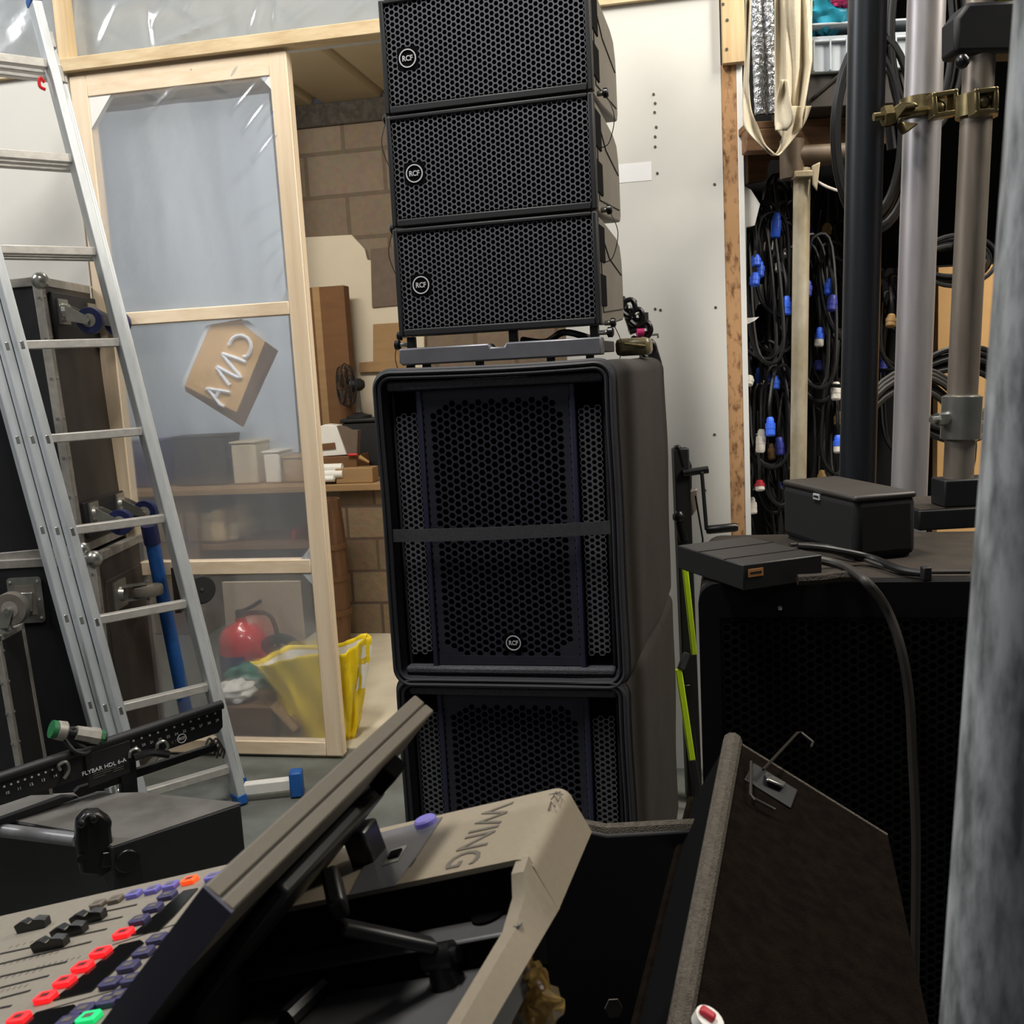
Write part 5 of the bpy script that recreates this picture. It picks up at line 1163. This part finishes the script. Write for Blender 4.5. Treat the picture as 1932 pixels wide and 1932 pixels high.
cab_('thin_cable', 'thin shiny black cable curving past the smart speaker to the pole', [ontop(1490, 1028, zt + .03), ontop(1560, 1030, zt + .02), ontop(1660, 1066, zt + .006), ontop(1725, 1078, zt + .006), ontop(1830, 1079, zt + .006)], .003, 'cable_grey')
m = MB(); q = ontop(1747, 1090, zt + .004); m.box(q + UP * .006, (.012, .014, .02)); tag(m.build('cable_clip', 'black', bevel=.002), 'small black clip at the end of the cable on the speaker front edge', 'clip')
m = MB(); q = ontop(1545, 1092, zt + .009); m.tube(crv([q - Vector((.03, 0, 0)), q, q + Vector((.03, .01, 0)), q + Vector((.06, .0, 0))], 5), [.008] * 16, 8); tag(m.build('cable_sleeve', 'dust'), 'dusty crumpled sleeve lying on the speaker top under the cables', 'sleeve')
# block behind with the pole base
kb0, kb1 = at_z(1732, 1003, zt), at_z(1845, 1010, zt)
blk_ = thing('stage_block', 'black block with a dusty top behind the smart speaker, carrying the pole foot', 'block', (kb0.x + .1, kb0.y + .06, zt))
zk = at_y(1760, 962, kb0.y).z
m = MB(); m.bx(kb0.x + .002, kb0.x + .22, kb0.y, kb0.y + .16, zt + .0008, zk); m.build('body', 'black', blk_, bevel=.003)
m = MB(); m.bx(kb0.x + .004, kb0.x + .218, kb0.y + .002, kb0.y + .158, zk, zk + .0012); m.build('dusty_or_lit_top', 'dust', blk_, smooth=False)

# ------------------------------------------------------------------ poles
def vpole(name, lab, px_t, px_b, Y, r, mat, z0=.004, ytop=0, ybot=900, sides=28, ztop=2.9):
    a = at_y(px_t, ytop, Y); b = at_y(px_b, ybot, Y); d = (a - b); a2 = b + d * ((ztop - b.z) / d.z); b2 = b + d * ((z0 - b.z) / d.z)
    t = thing(name, lab, 'pole', b2); m = MB(); m.cyl(b2, a2, r, n=sides); m.build('tube', mat, t); return t, b2, a2, d.normalized()
bp, *_ = vpole('support_pole', 'black coated pole standing between the tan pole and the silver tube', 1637, 1618, 2.05, .036, 'black_tube')
sp, s0_, s1_, sd = vpole('support_pole', 'smooth silver tube with the brass coloured clamp', 1748, 1716, 2.00, .0345, 'silver_tube')
_z0 = zk + .002
wp_, w0_, w1_, wd = vpole('support_pole', 'worn brownish steel tube with a shiny collar, beside the silver tube', 1853, 1808, 1.78, .0255, 'steel_tube', z0=_z0)
tp, *_ = vpole('support_pole', 'thin stained tan pole standing before the hanging cables', 1513, 1506, 2.95, .0235, 'tan_tube', ytop=330, ztop=at_y(1512, 318, 2.95).z)
gp, g0, g1, gd = vpole('support_pole', 'large mottled galvanised pole filling the picture edge nearest the camera', 2036, 1878, .44, .0245, 'galv', ybot=1932, ztop=1.9)
# foot, collar on the worn tube
m = MB(); m.bx(w0_.x - .035, w0_.x + .06, w0_.y - .03, w0_.y + .03, zk + .0015, zk + .05); m.build('foot_block', 'black', wp_, bevel=.003)
def on_axis(b, d, py):
    best = min((abs(proj(b + d * (.005 * k))[1] - py), k) for k in range(600)); return b + d * (.005 * best[1])
c0, c1_ = on_axis(w0_, wd, 832), on_axis(w0_, wd, 745)
m = MB(); m.lathe([(.027, 0), (.0335, .003), (.0335, (c1_ - c0).length - .003), (.027, (c1_ - c0).length)], c0, wd, 28); col_ = m.build('collar', 'chrome', wp_)
mid = (c0 + c1_) / 2; m = MB(); m.cyl(mid - Vector((.03, .01, 0)), mid - Vector((.05, .016, 0)), .012, n=8); m.cyl(mid - Vector((.05, .016, 0)), mid - Vector((.062, .02, 0)), .006, n=8); m.build('set_screw', 'chrome', col_)
# black cap on top of the worn tube with yellow cloth
tc_ = on_axis(w0_, wd, 70)
m = MB(); m.prism([tc_ + Vector((-.055, -.03, -.03)), tc_ + Vector((-.055, -.03, .025)), tc_ + Vector((-.035, -.03, .05)), tc_ + Vector((.08, -.03, .05)), tc_ + Vector((.08, -.03, -.035))], (0, .06, 0)); m.build('top_bracket', 'black', wp_, bevel=.008)
m = MB(); m.ball(tc_ + Vector((-.045, -.034, -.045)), .012, 10); m.build('bracket_bolt', 'blackgloss', wp_)
yc = tc_ + Vector((.025, 0, .05 + .026)); blob('yellow_cloth', 'yellow', 'yellow cloth folded over the top of the black bracket', 'cloth', yc, .05, .03, .032, 9)
# swivel clamp
cp1 = on_axis(s0_, sd, 205); cp2 = on_axis(w0_, wd, 200)
ck = thing('tube_clamp', 'brass coloured swivel clamp joining the silver and worn tubes', 'clamp', cp1)
m = MB()
for cp, dr, rr_ in ((cp1, sd, .0365), (cp2, wd, .0275)):
    m = MB(); m.lathe([(rr_, -.018), (rr_ + .006, -.018), (rr_ + .006, .018), (rr_, .018)], cp, dr, 26); m.build('half_band', 'brass', ck)
def aty(px, py, Y): return at_y(px, py, Y)
YC = 1.955
m = MB(); m.tube([aty(1648, 221, YC), aty(1780, 204, YC)], .0075, 10); m.build('eye_bolt', 'brass', ck)
m = MB(); m.cyl(aty(1666, 219, YC), aty(1682, 217, YC), .019, n=6); m.build('nut', 'brass', ck)
m = MB(); m.ball(aty(1768, 205, YC - .01), .0155, 14); m.build('pivot_ball', 'brass', ck); m = MB(); m.ball(aty(1853, 193, 1.72), .0125, 14); m.build('pivot_ball', 'brass', ck)
def frame4(mb, q, Y, w, dep):
    P4 = [aty(x, y, Y) for x, y in q]
    for i in range(4): mb.bar(P4[i], P4[(i + 1) % 4], dep, w, up=(P4[0] - P4[2]))
    for p in P4: mb.box(p, (w, dep, w))
m = MB(); frame4(m, ((1757, 183), (1797, 176), (1799, 214), (1760, 221)), YC - .012, .009, .03); m.build('swivel_frame', 'brass', ck, bevel=.002); m = MB(); frame4(m, ((1836, 176), (1872, 172), (1872, 212), (1838, 214)), 1.72, .008, .03); m.build('swivel_frame', 'brass', ck, bevel=.002)
m = MB(); m.prism([aty(1680, 208, YC - .005), aty(1700, 192, YC - .02), aty(1728, 192, YC - .02), aty(1735, 200, YC - .02), aty(1710, 204, YC - .02), aty(1688, 234, YC - .005)], (0, .03, 0)); m.prism([aty(1700, 228, YC - .01), aty(1735, 232, YC - .02), aty(1712, 250, YC - .02)], (0, .03, 0)); m.build('jaw', 'brass', ck, bevel=.003)

# ------------------------------------------------------------------ cable store behind the poles
NY = 3.62
nx0 = at_y(1392, 600, 3.4).x
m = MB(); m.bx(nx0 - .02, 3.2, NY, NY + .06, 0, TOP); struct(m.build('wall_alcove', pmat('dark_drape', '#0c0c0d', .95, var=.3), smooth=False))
tw0 = at_y(1745, 700, NY - .3).x
m = MB(); m.bx(at_y(1765, 700, NY - .04).x, 3.2, NY - .06, NY - .02, .0, at_y(1780, 505, NY - .04).z); tag(m.build('lit_wall_panel', pmat('warm_lit_wall', '#dcae74', .8, var=.08, scale=(3, 3, 12)), smooth=False), 'wall seen between the two tubes, its warm light painted tan', 'board')  # wall in warm light; the tan of that light is put into its colour
m = MB(); m.prism([at_y(x, y, 3.19) for x, y in ((1392, 345), (1417, 358), (1434, 385), (1424, 425), (1408, 428), (1408, 600), (1432, 598), (1424, 605), (1392, 620))], (0, .03, 0)); tag(m.build('white_board', 'white_paint', smooth=False), 'cut white panel edge behind the top of the hanging cables', 'panel')
m = MB(); m.prism([at_y(x, y, 3.40) for x, y in ((1405, 530), (1486, 545), (1484, 560), (1430, 575), (1432, 570), (1418, 605), (1402, 606))], (0, .03, 0)); tag(m.build('white_board', 'white_paint', smooth=False), 'white panel piece showing through the loops of hanging cable', 'panel')
# shelf, rail and stored goods above the cables
SYF = 3.05
zs_ = at_y(1480, 282, SYF).z
shelf = thing('timber_shelf', 'rough brown timber shelf carried on a tube rail above the cables', 'shelf', (at_y(1500, 280, SYF).x, SYF, zs_))
xs0, xs1 = at_y(1408, 260, SYF).x, at_y(1672, 260, SYF).x
zs1 = at_y(1560, 222, SYF).z
m = MB(); m.bx(xs0, xs1, SYF - .0, SYF + .06, zs_, zs1 - .02); m.build('front_board', 'oldwood', shelf, bevel=.003)
m = MB(); m.bx(xs0, xs1, SYF, SYF + .5, zs1 - .02, zs1); m.build('deck_board', 'oldwood', shelf, bevel=.002)
m = MB(); m.prism([at_y(x, y, SYF + .3) for x, y in ((1410, 250), (1475, 275), (1450, 310), (1447, 338), (1412, 345))], (0, .04, 0)); m.build('bracket_board', 'oldwood', shelf, bevel=.002)
pr0 = at_y(1494, 296, 2.95); m = MB(); m.cyl(pr0, Vector((at_y(1660, 290, 2.95).x, 2.95, pr0.z)), .03, n=18); m.lathe([(.03, -.06), (.034, -.06), (.034, .045), (.03, .045)], pr0, (0, 0, 1), 18); m.build('tube_rail', 'oldtube', shelf)
m = MB(); q = at_y(1514, 330, 2.93); m.box(q, (.055, .04, .018)); m.prism([q + Vector((.02, -.02, .02)), q + Vector((.045, -.02, .03)), q + Vector((.035, -.02, -.05)), q + Vector((.022, -.02, -.03))], (0, .006, 0)); m.build('tape_wrap', 'tan_tube', tp, bevel=.004)
m = MB(); m.tube(crv([at_y(1535, 338, 2.93), at_y(1560, 352, 2.9), at_y(1600, 366, 2.8)], 5), .004, 6); tag(m.build('tied_cord', 'white_cord'), 'white cord tied from the tan pole to the black pole', 'cord')
for k, (xa_, xb_) in enumerate(((1420, 1441), (1443, 1464))):
    a, b = at_y((xa_ + xb_) / 2 + 4, 206, 2.98), at_y((xa_ + xb_) / 2 - 6, -40, 2.98); rr_ = (at_y(xb_, 100, 2.98).x - at_y(xa_, 100, 2.98).x) / 2
    t = thing('foil_roll', ['rolled silver foil insulation standing on the shelf next to the timber trim', 'rolled silver foil insulation standing on the shelf, touching the cream cloth'][k], 'insulation roll', (a.x, a.y, zs1), group='foil rolls')
    m = MB(); a.z = zs1 + .002
    def ff(u, w, a=a, b=b, rr_=rr_, k=k):
        th = 2 * math.pi * u; q = a + (b - a) * w; kk = rr_ * (1 + .05 * math.sin(40 * th / 6.28 * 3 + 60 * w) + .04 * math.sin(90 * w + 9 * u)); return q + Vector((math.cos(th) * kk, math.sin(th) * kk, 0))
    m.grid(ff, 36, 60); m.build('foil_skin', 'foil', t)
    m = MB(); m.cyl(a + UP * .001, a + (b - a) * .999, rr_ * .8, n=16); m.build('roll_core', 'slot', t)
# cream cloth hanging
def clothf(u, w):
    x = 1462 + (1532 - 1462) * u; yb = 236 + 30 * math.sin(3 * u); y = -40 + (yb + 40) * w - 0
    x = x + 0 * w - 28 * max(0, w - .55) * u * 1.6
    d = 2.88 + .02 * math.sin(9 * u + 2 * w) + .012 * math.sin(21 * u - 3 * w)
    return at_y(x, y, d)
cl_ = thing('cream_cloth', 'cream canvas cloth hanging in a loop from the shelf beside the foil rolls', 'cloth', at_y(1490, 200, 2.9))
m = MB(); m.grid(clothf, 36, 40); m.build('main_drape', 'cream', cl_, solid=.003)
def strip(path, w0, Y, name, n=5):
    P = crv([Vector((x, y, wd_)) for x, y, wd_ in path], 6); m = MB(); k = len(P)
    def f(u, v_): i = min(int(round(v_ * (k - 1))), k - 1); p = P[i]; return at_y(p.x + (u - .5) * p.z, p.y, Y + .018 * math.sin(3.1 * u + i * .2) - .01 * math.cos(6 * u))
    m.grid(f, 8, k - 1); return m.build(name, 'cream', cl_, solid=.003)
strip([(1412, -10, 10), (1410, 90, 8), (1408, 150, 10), (1409, 205, 16), (1418, 240, 26), (1436, 270, 12), (1452, 286, 9), (1464, 293, 9), (1476, 280, 12), (1488, 258, 24), (1502, 230, 34), (1512, 200, 36)], 0, 2.85, 'hanging_loop')
strip([(1480, 150, 12), (1478, 190, 26), (1480, 225, 36), (1474, 246, 22)], 0, 2.82, 'folded_tail')
# crate with bags
cr0 = at_y(1531, 170, 2.9); cr1 = at_y(1650, 30, 2.9)
zc0, zc1 = zs1 + .09, at_y(1560, 42, 2.9).z
m = MB(); m.bx(cr0.x - .005, cr0.x + .34, 2.93, 3.3, zs1 + .001, zc0 - .001); tag(m.build('dark_box', 'case_brown', bevel=.004), 'dark brown box on the shelf directly under the grey crate', 'box')
ct = thing('storage_crate', 'light grey ribbed plastic crate on the shelf beside the black pole', 'crate', (cr0.x + .17, 3.1, zc0))
m = MB(); m.bx(cr0.x, cr0.x + .34, 2.915, 3.28, zc0, zc1 - .03); m.build('body', 'crate', ct, bevel=.004)
m = MB(); m.bx(cr0.x - .012, cr0.x + .352, 2.90, 3.29, zc1 - .008, zc1); m.bx(cr0.x - .002, cr0.x + .342, 2.905, 3.285, zc1 - .05, zc1 - .042); m.build('rim', 'crate', ct, bevel=.003)
m = MB()
for k in range(8): xx = cr0.x + .01 + .045 * k; m.bx(xx - .002, xx + .002, 2.904, 2.916, zc0 + .004, zc1 - .042)
m.build('ribs', 'crate', ct, smooth=False)
blob('turquoise_bag', 'cyan', 'bright turquoise plastic bag on top of the grey crate', 'bag', at_y(1556, 24, 2.95) , .075, .06, .055, 21)
blob('turquoise_bag', 'cyan', 'turquoise plastic bag hanging down the side of the grey crate', 'bag', at_y(1527, 52, 2.97), .018, .03, .075, 22)
blob('pink_bag', 'pink', 'small pink bag showing at the top edge above the turquoise bag', 'bag', at_y(1588, 0, 2.9), .04, .03, .02, 23)
# hanging cables with plugs
PL = [(1466, 425, 'b', 46), (1426, 492, 'b', 22), (1433, 508, 'b', 30), (1425, 527, 'b', 24), (1452, 463, 'w', 22), (1479, 478, 'w', 14), (1473, 502, 'w', 22), (1484, 577, 'b', 36), (1512, 573, 'b', 26), (1524, 545, 'd', 30), (1566, 541, 'b', 30), (1572, 572, 'd', 30),
      (1525, 443, 'd', 44), (1548, 636, 'bw', 36), (1433, 710, 'b', 32), (1447, 720, 'b', 34), (1462, 722, 'b', 26), (1415, 718, 'w', 18), (1453, 805, 'b', 36), (1415, 832, 'bw', 42), (1437, 832, 'w', 44), (1452, 852, 't', 30), (1470, 842, 'd', 34), (1460, 905, 'w', 16), (1433, 916, 'r', 20),
      (1415, 918, 'r', 14), (1417, 954, 'w', 32), (1468, 922, 'd', 26), (1578, 738, 'w', 34), (1583, 790, 't', 26), (1581, 838, 'bw', 34), (1561, 432, 't', 20), (1543, 690, 'd', 20), (1552, 900, 't', 26), (1566, 612, 'd', 34), (1578, 505, 'd', 30), (1668, 690, 'd', 24), (1675, 465, 't', 28), (1682, 605, 't', 24)]
colname = {'b': 'blue', 'w': 'white', 'd': 'violet blue', 'bw': 'blue and white', 't': 'tan', 'r': 'red and white'}
colmat = {'b': ('plug_blue', 'plug_blue'), 'w': ('plug_white', 'plug_white'), 'd': ('plug_dim', 'plug_dim'), 'bw': ('plug_blue', 'plug_white'), 't': ('plug_tan', 'plug_tan'), 'r': ('plug_red', 'plug_white')}
ordn = ['first', 'second', 'third', 'fourth', 'fifth', 'sixth', 'seventh', 'eighth', 'ninth', 'tenth', 'eleventh', 'twelfth', 'thirteenth', 'fourteenth']
cnt = {}; rr = random.Random(4)
for (px, py, kd, ln_) in sorted(PL, key=lambda t: t[1]):
    i = cnt.get(kd, 0); cnt[kd] = i + 1
    Y = 3.22 + rr.uniform(0, .28); p = at_y(px, py - ln_ / 2, Y); q = at_y(px + rr.uniform(-4, 4), py + ln_ / 2, Y - .01)
    t = thing('hanging_cable', 'black cable hanging in the alcove, %s down with a %s plug' % (ordn[i], colname[kd]), 'cable', p, group='black cables hanging in the alcove')
    d = (q - p); L = d.length; d.normalize(); r0 = .0145 if kd != 't' else .015
    m = MB(); k1, k2 = colmat[kd]; m.lathe([(r0 * .6, 0), (r0 * .85, L * .12), (r0 * .85, L * .3), (r0 * 1.12, L * .33), (r0 * 1.12, L * .62)], p, d, 14); m.k = 1; m.lathe([(r0 * 1.05, L * .62), (r0 * 1.05, L * .92), (r0 * .8, L)], p, d, 14)
    m.build('plug', [k1, k2], t)
    hk = at_y(px + rr.uniform(-8, 14), py - ln_ / 2 - rr.uniform(60, 120), Y + .05); low = Vector((p.x + rr.uniform(.02, .07), Y + rr.uniform(.0, .06), p.z - rr.uniform(.15, .34))); w2 = rr.uniform(.05, .09)
    m = MB(); a = Vector((hk.x + w2 * .2, Y + .03, hk.z))
    m.tube(crv([p, p + UP * .05, hk, hk + Vector((w2, .02, -.03)), low + Vector((w2 * .8, .0, .08)), low, low + Vector((-w2, .01, .1)), hk + Vector((-.02, .03, -.01)), hk + Vector((w2 * .8, .05, -.06)), low + Vector((w2 * .5, .03, .03)), low + Vector((-w2 * .6, .03, .06)), hk + Vector((-.01, .05, -.08))], 5), .0062, 6); m.build('coil', 'cable', t)
# large coil beside the black pole, bundles lower between the tubes
def coil(name, lab, c, rx, rz, n, r, Y, mat='cable'):
    m = MB()
    for k in range(n):
        m.tube([Vector((c.x + (rx + .006 * k) * math.cos(a) + .004 * k, Y + .012 * (k % 3), c.z + (rz + .010 * k) * math.sin(a))) for a in [2 * math.pi * j / 36 for j in range(36)]], r, 7, closed=True)
    t = thing(name, lab, 'cable', c); m.build('coil', mat, t)
    m = MB(); q = Vector((c.x, Y - .01, c.z + rz - .004)); m.tube([q + UP * .02, q, Vector((c.x, NY, c.z + rz - .004))], .006, 8); m.build('peg', 'black', t); return t
coil('hanging_cable_coil', 'big oval coil of black cable hung behind the black pole near the crate', at_y(1640, 250, 2.5), .075, .19, 5, .007, 2.5)
coil('hanging_cable_coil', 'black cable coil hanging high between the black pole and the silver tube', at_y(1740, 60, 2.5), .07, .20, 4, .006, 2.5)
coil('hanging_cable_coil', 'dusty black cable coil looping low between the black pole and the silver tube', at_y(1722, 850, 2.6), .13, .16, 6, .0075, 2.62, 'cable_grey')
coil('hanging_cable_coil', 'black cable coil crossing behind the worn tube above the collar', at_y(1800, 745, 2.8), .12, .07, 7, .008, 2.8)
coil('hanging_cable_coil', 'black cable loop against the warm lit wall high between the tubes', at_y(1800, 492, 3.1), .10, .045, 4, .007, 3.1)
m = MB(); m.bx(at_y(1668, 300, 3.2).x, at_y(1900, 300, 3.2).x, 3.2, 3.24, at_y(1750, 500, 3.2).z, TOP); tag(m.build('dark_gap_sheet', pmat('dark_gap_sheet', '#030303', .95, var=.2, spec=0), smooth=False), 'added black sheet painting the dark gap behind the silver tube', 'dark sheet')  # added sheet; the darkness of the gap is put into its colour
m = MB(); m.cyl(at_y(1678, 240, 2.6), at_y(1683, 282, 2.6), .012, n=10); tag(m.build('hanging_connector', 'blackgloss'), 'black connector dangling below the clamp bolt', 'connector')

# ------------------------------------------------------------------ winch stand behind the subwoofers
WY = 2.95
st = thing('winch_stand', 'black winch lifting stand with a crank handle behind the subwoofers', 'lifting stand', at_z(1302, 1500, .004))
def wy(px, py, Y=WY): return at_y(px, py, Y)
b_ = wy(1296, 1300); m = MB(); m.bar(Vector((wy(1306, 1400).x, WY, .006)), wy(1283, 845), .045, .05, up=Vector((0, 1, 0))); m.build('mast', 'black', st, bevel=.004)
m = MB(); m.bar(wy(1276, 840, WY - .01), wy(1288, 885, WY - .01), .02, .03, up=Vector((0, 1, 0))); m.build('lever', 'blackgloss', st, bevel=.006)
m = MB(); m.prism([wy(1285, 872), wy(1300, 865), (wy(1306, 878)), wy(1306, 925), wy(1290, 930), wy(1284, 915)], (0, .06, 0)); m.build('winch_housing', 'black', st, bevel=.006)
m = MB(); m.cyl(wy(1288, 893, WY - .03), wy(1336, 886, WY - .03), .011, n=14); m.build('crank_shaft', 'blackgloss', st)
m = MB(); m.bar(wy(1324, 890, WY - .04), wy(1333, 1000, WY - .04), .010, .012, up=Vector((0, 1, 0))); cr_ = m.build('crank_arm', 'black', st, bevel=.002)
m = MB(); m.lathe([(.010, 0), (.013, .006), (.013, .085), (.010, .092)], wy(1332, 1000, WY - .04), Vector((1, -.1, .06)), 14); m.build('crank_grip', 'blackgloss', cr_)
m = MB(); m.prism([wy(1294, 930, WY + .01), wy(1316, 922, WY + .01), wy(1316, 960, WY + .01), wy(1292, 992, WY + .01)], (0, .02, 0)); m.build('tan_guard', 'steel_tube', st, bevel=.003)
m = MB(); m.ball(wy(1281, 975, WY - .02), .02, 10); m.cyl(wy(1283, 985, WY - .02), wy(1290, 1020, WY - .02), .016, n=12); m.build('pulley', 'blackgloss', st)
m = MB(); m.tube([wy(1312, 935, WY), wy(1326, 1018, WY), wy(1322, 1060, WY)], .003, 6); m.build('winch_rope', 'cable', st)
lm = thing('lime_pole', 'bright lime green pole leaning upright against the winch stand', 'pole', at_z(1312, 1500, .004))
m = MB(); m.bar(wy(1291, 1060, WY - .08), wy(1310, 1235, WY - .08), .017, .012, up=Vector((0, 1, 0))); m.bar(wy(1280, 1262, WY - .10), wy(1306, 1435, WY - .10), .019, .012, up=Vector((0, 1, 0))); m.build('lime_sleeve', 'lime', lm, bevel=.003)
m = MB(); m.bar(wy(1306, 1432, WY - .10), Vector((wy(1312, 1500).x, WY - .09, .006)), .02, .016, up=Vector((0, 1, 0))); m.build('black_joint', 'black', lm, bevel=.003); m = MB(); m.bar(wy(1296, 1232, WY - .08), wy(1284, 1264, WY - .10), .02, .02, up=Vector((0, 1, 0))); m.build('black_joint', 'black', lm, bevel=.003)
m = MB(); m.bar(wy(1292, 1290, WY - .02), Vector((wy(1312, 1500).x, WY - .02, .006)), .03, .03, up=Vector((0, 1, 0))); m.build('outer_leg', 'blackgloss', st, bevel=.004)
# hardware cluster above the subwoofer edge
HY = 3.0
hc = thing('clamp_stand', 'black stand head crowded with hook clamps beyond the subwoofer', 'clamp stand', at_z(1225, 1500, .004))
m = MB(); m.cyl(Vector((wy(1222, 700, HY).x, HY, .004)), wy(1213, 590, HY), .016, n=12); m.build('mast', 'black', hc)
m = MB(); m.bar(wy(1172, 560, HY), wy(1192, 620, HY), .02, .025, up=Vector((0, 1, 0))); m.bar(wy(1186, 625, HY), wy(1228, 610, HY), .02, .02, up=Vector((0, 1, 0))); m.bar(wy(1205, 592, HY), wy(1215, 660, HY), .03, .03, up=Vector((0, 1, 0))); m.bar(wy(1228, 650, HY), wy(1240, 690, HY), .03, .02, up=Vector((0, 1, 0))); m.build('bracket', 'black', hc, bevel=.004)
for k, (x, y) in enumerate(((1185, 582), (1200, 600), (1215, 625), (1196, 640), (1222, 660))):
    c = wy(x, y, HY - .03); m = MB(); m.tube(crv([c + Vector((-.012, 0, .02)), c + Vector((.012, 0, .024)), c + Vector((.02, 0, 0)), c + Vector((.002, 0, -.022)), c + Vector((-.018, 0, -.008))], 4), .008, 7); m.ball(c, .011, 8); m.build('hook_clamp', 'blackgloss', hc)
m = MB(); c = wy(1225, 632, HY - .03); m.tube([c, c + Vector((.025, 0, .0)), c + Vector((.025, 0, -.01))], .004, 6); m.cyl(wy(1192, 572, HY - .02), wy(1200, 566, HY - .02), .006); m.build('hook_pin', 'chrome', hc)
m = MB(); c = wy(1202, 628, HY - .05); m.cyl(c, c + Vector((.02, 0, 0)), .012, n=12); m.build('pink_tape', 'pink', hc)
pt2 = at_y(1195, 662, 2.52); pz = .674 + SUBH + .002
tl = thing('hardware_tray', 'small olive clear case of fittings on the subwoofer cover beside the base bar', 'case', (pt2.x, 2.5, pz))
m = MB(); m.box(Vector((pt2.x, 2.5, pz + .022)), (.085, .09, .042), Vector((math.cos(SA), -math.sin(SA), 0)), Vector((math.sin(SA), math.cos(SA), 0))); m.build('shell', pmat('olive_plastic', '#6b6247', .3, var=.3, scale=(50, 50, 50)), tl, bevel=.012)
m = MB(); m.tube([Vector((pt2.x - .03, 2.45, pz + .03)), Vector((pt2.x + .02, 2.448, pz + .022))], .004, 6); m.build('pin', 'brass', tl)

# ------------------------------------------------------------------ lights
def area(name, loc, tgt, sx, sy, power, col):
    l = bpy.data.lights.new(name, 'AREA'); l.shape = 'RECTANGLE'; l.size = sx; l.size_y = sy; l.energy = power; l.color = col
    o = bpy.data.objects.new(name, l); COL.objects.link(o); o.location = loc; o.rotation_euler = (Vector(tgt) - Vector(loc)).to_track_quat('-Z', 'Y').to_euler(); return o
area('ceiling_strip_light', (-.55, 1.3, 4.4), (-.5, 2.6, .6), .35, 1.3, 96, (1, .965, .90))
area('ceiling_strip_light', (2.5, 1.7, 3.3), (.4, 2.6, 1.2), .35, 1.3, 60, (1, .93, .82))
area('store_light', W(-.45, zc - .12, -.45), W(-.5, .75, -1.9), 1.2, .16, 27, (1, .93, .83))
area('daylight_panel', W(-.9, 4.6, -.9), W(-.6, 2.5, -.3), 1.4, 1.0, 9, (.85, .93, 1))
area('alcove_light', (1.5, 2.6, 3.3), (1.35, 3.5, 1.4), .3, .3, 20, (1, .92, .8))
area('added_fill_light', (-1.2, -1.6, 3.4), (.3, 1.5, .9), 1.5, 1.5, 7, (.95, .97, 1))  # added fill behind the camera, lifting the near pole and grilles
area('side_strip_light', (-4.0, 2.25, 4.0), (-.9, 3.5, 1.6), .6, 1.2, 70, (.97, .98, 1))
wd_ = bpy.data.worlds.new('world'); SC.world = wd_; wd_.use_nodes = True; bg = wd_.node_tree.nodes['Background']; bg.inputs[0].default_value = (.75, .8, .9, 1); bg.inputs[1].default_value = .035
SC.view_settings.view_transform = 'Standard'; SC.view_settings.look = 'None'; SC.view_settings.exposure = 0.35
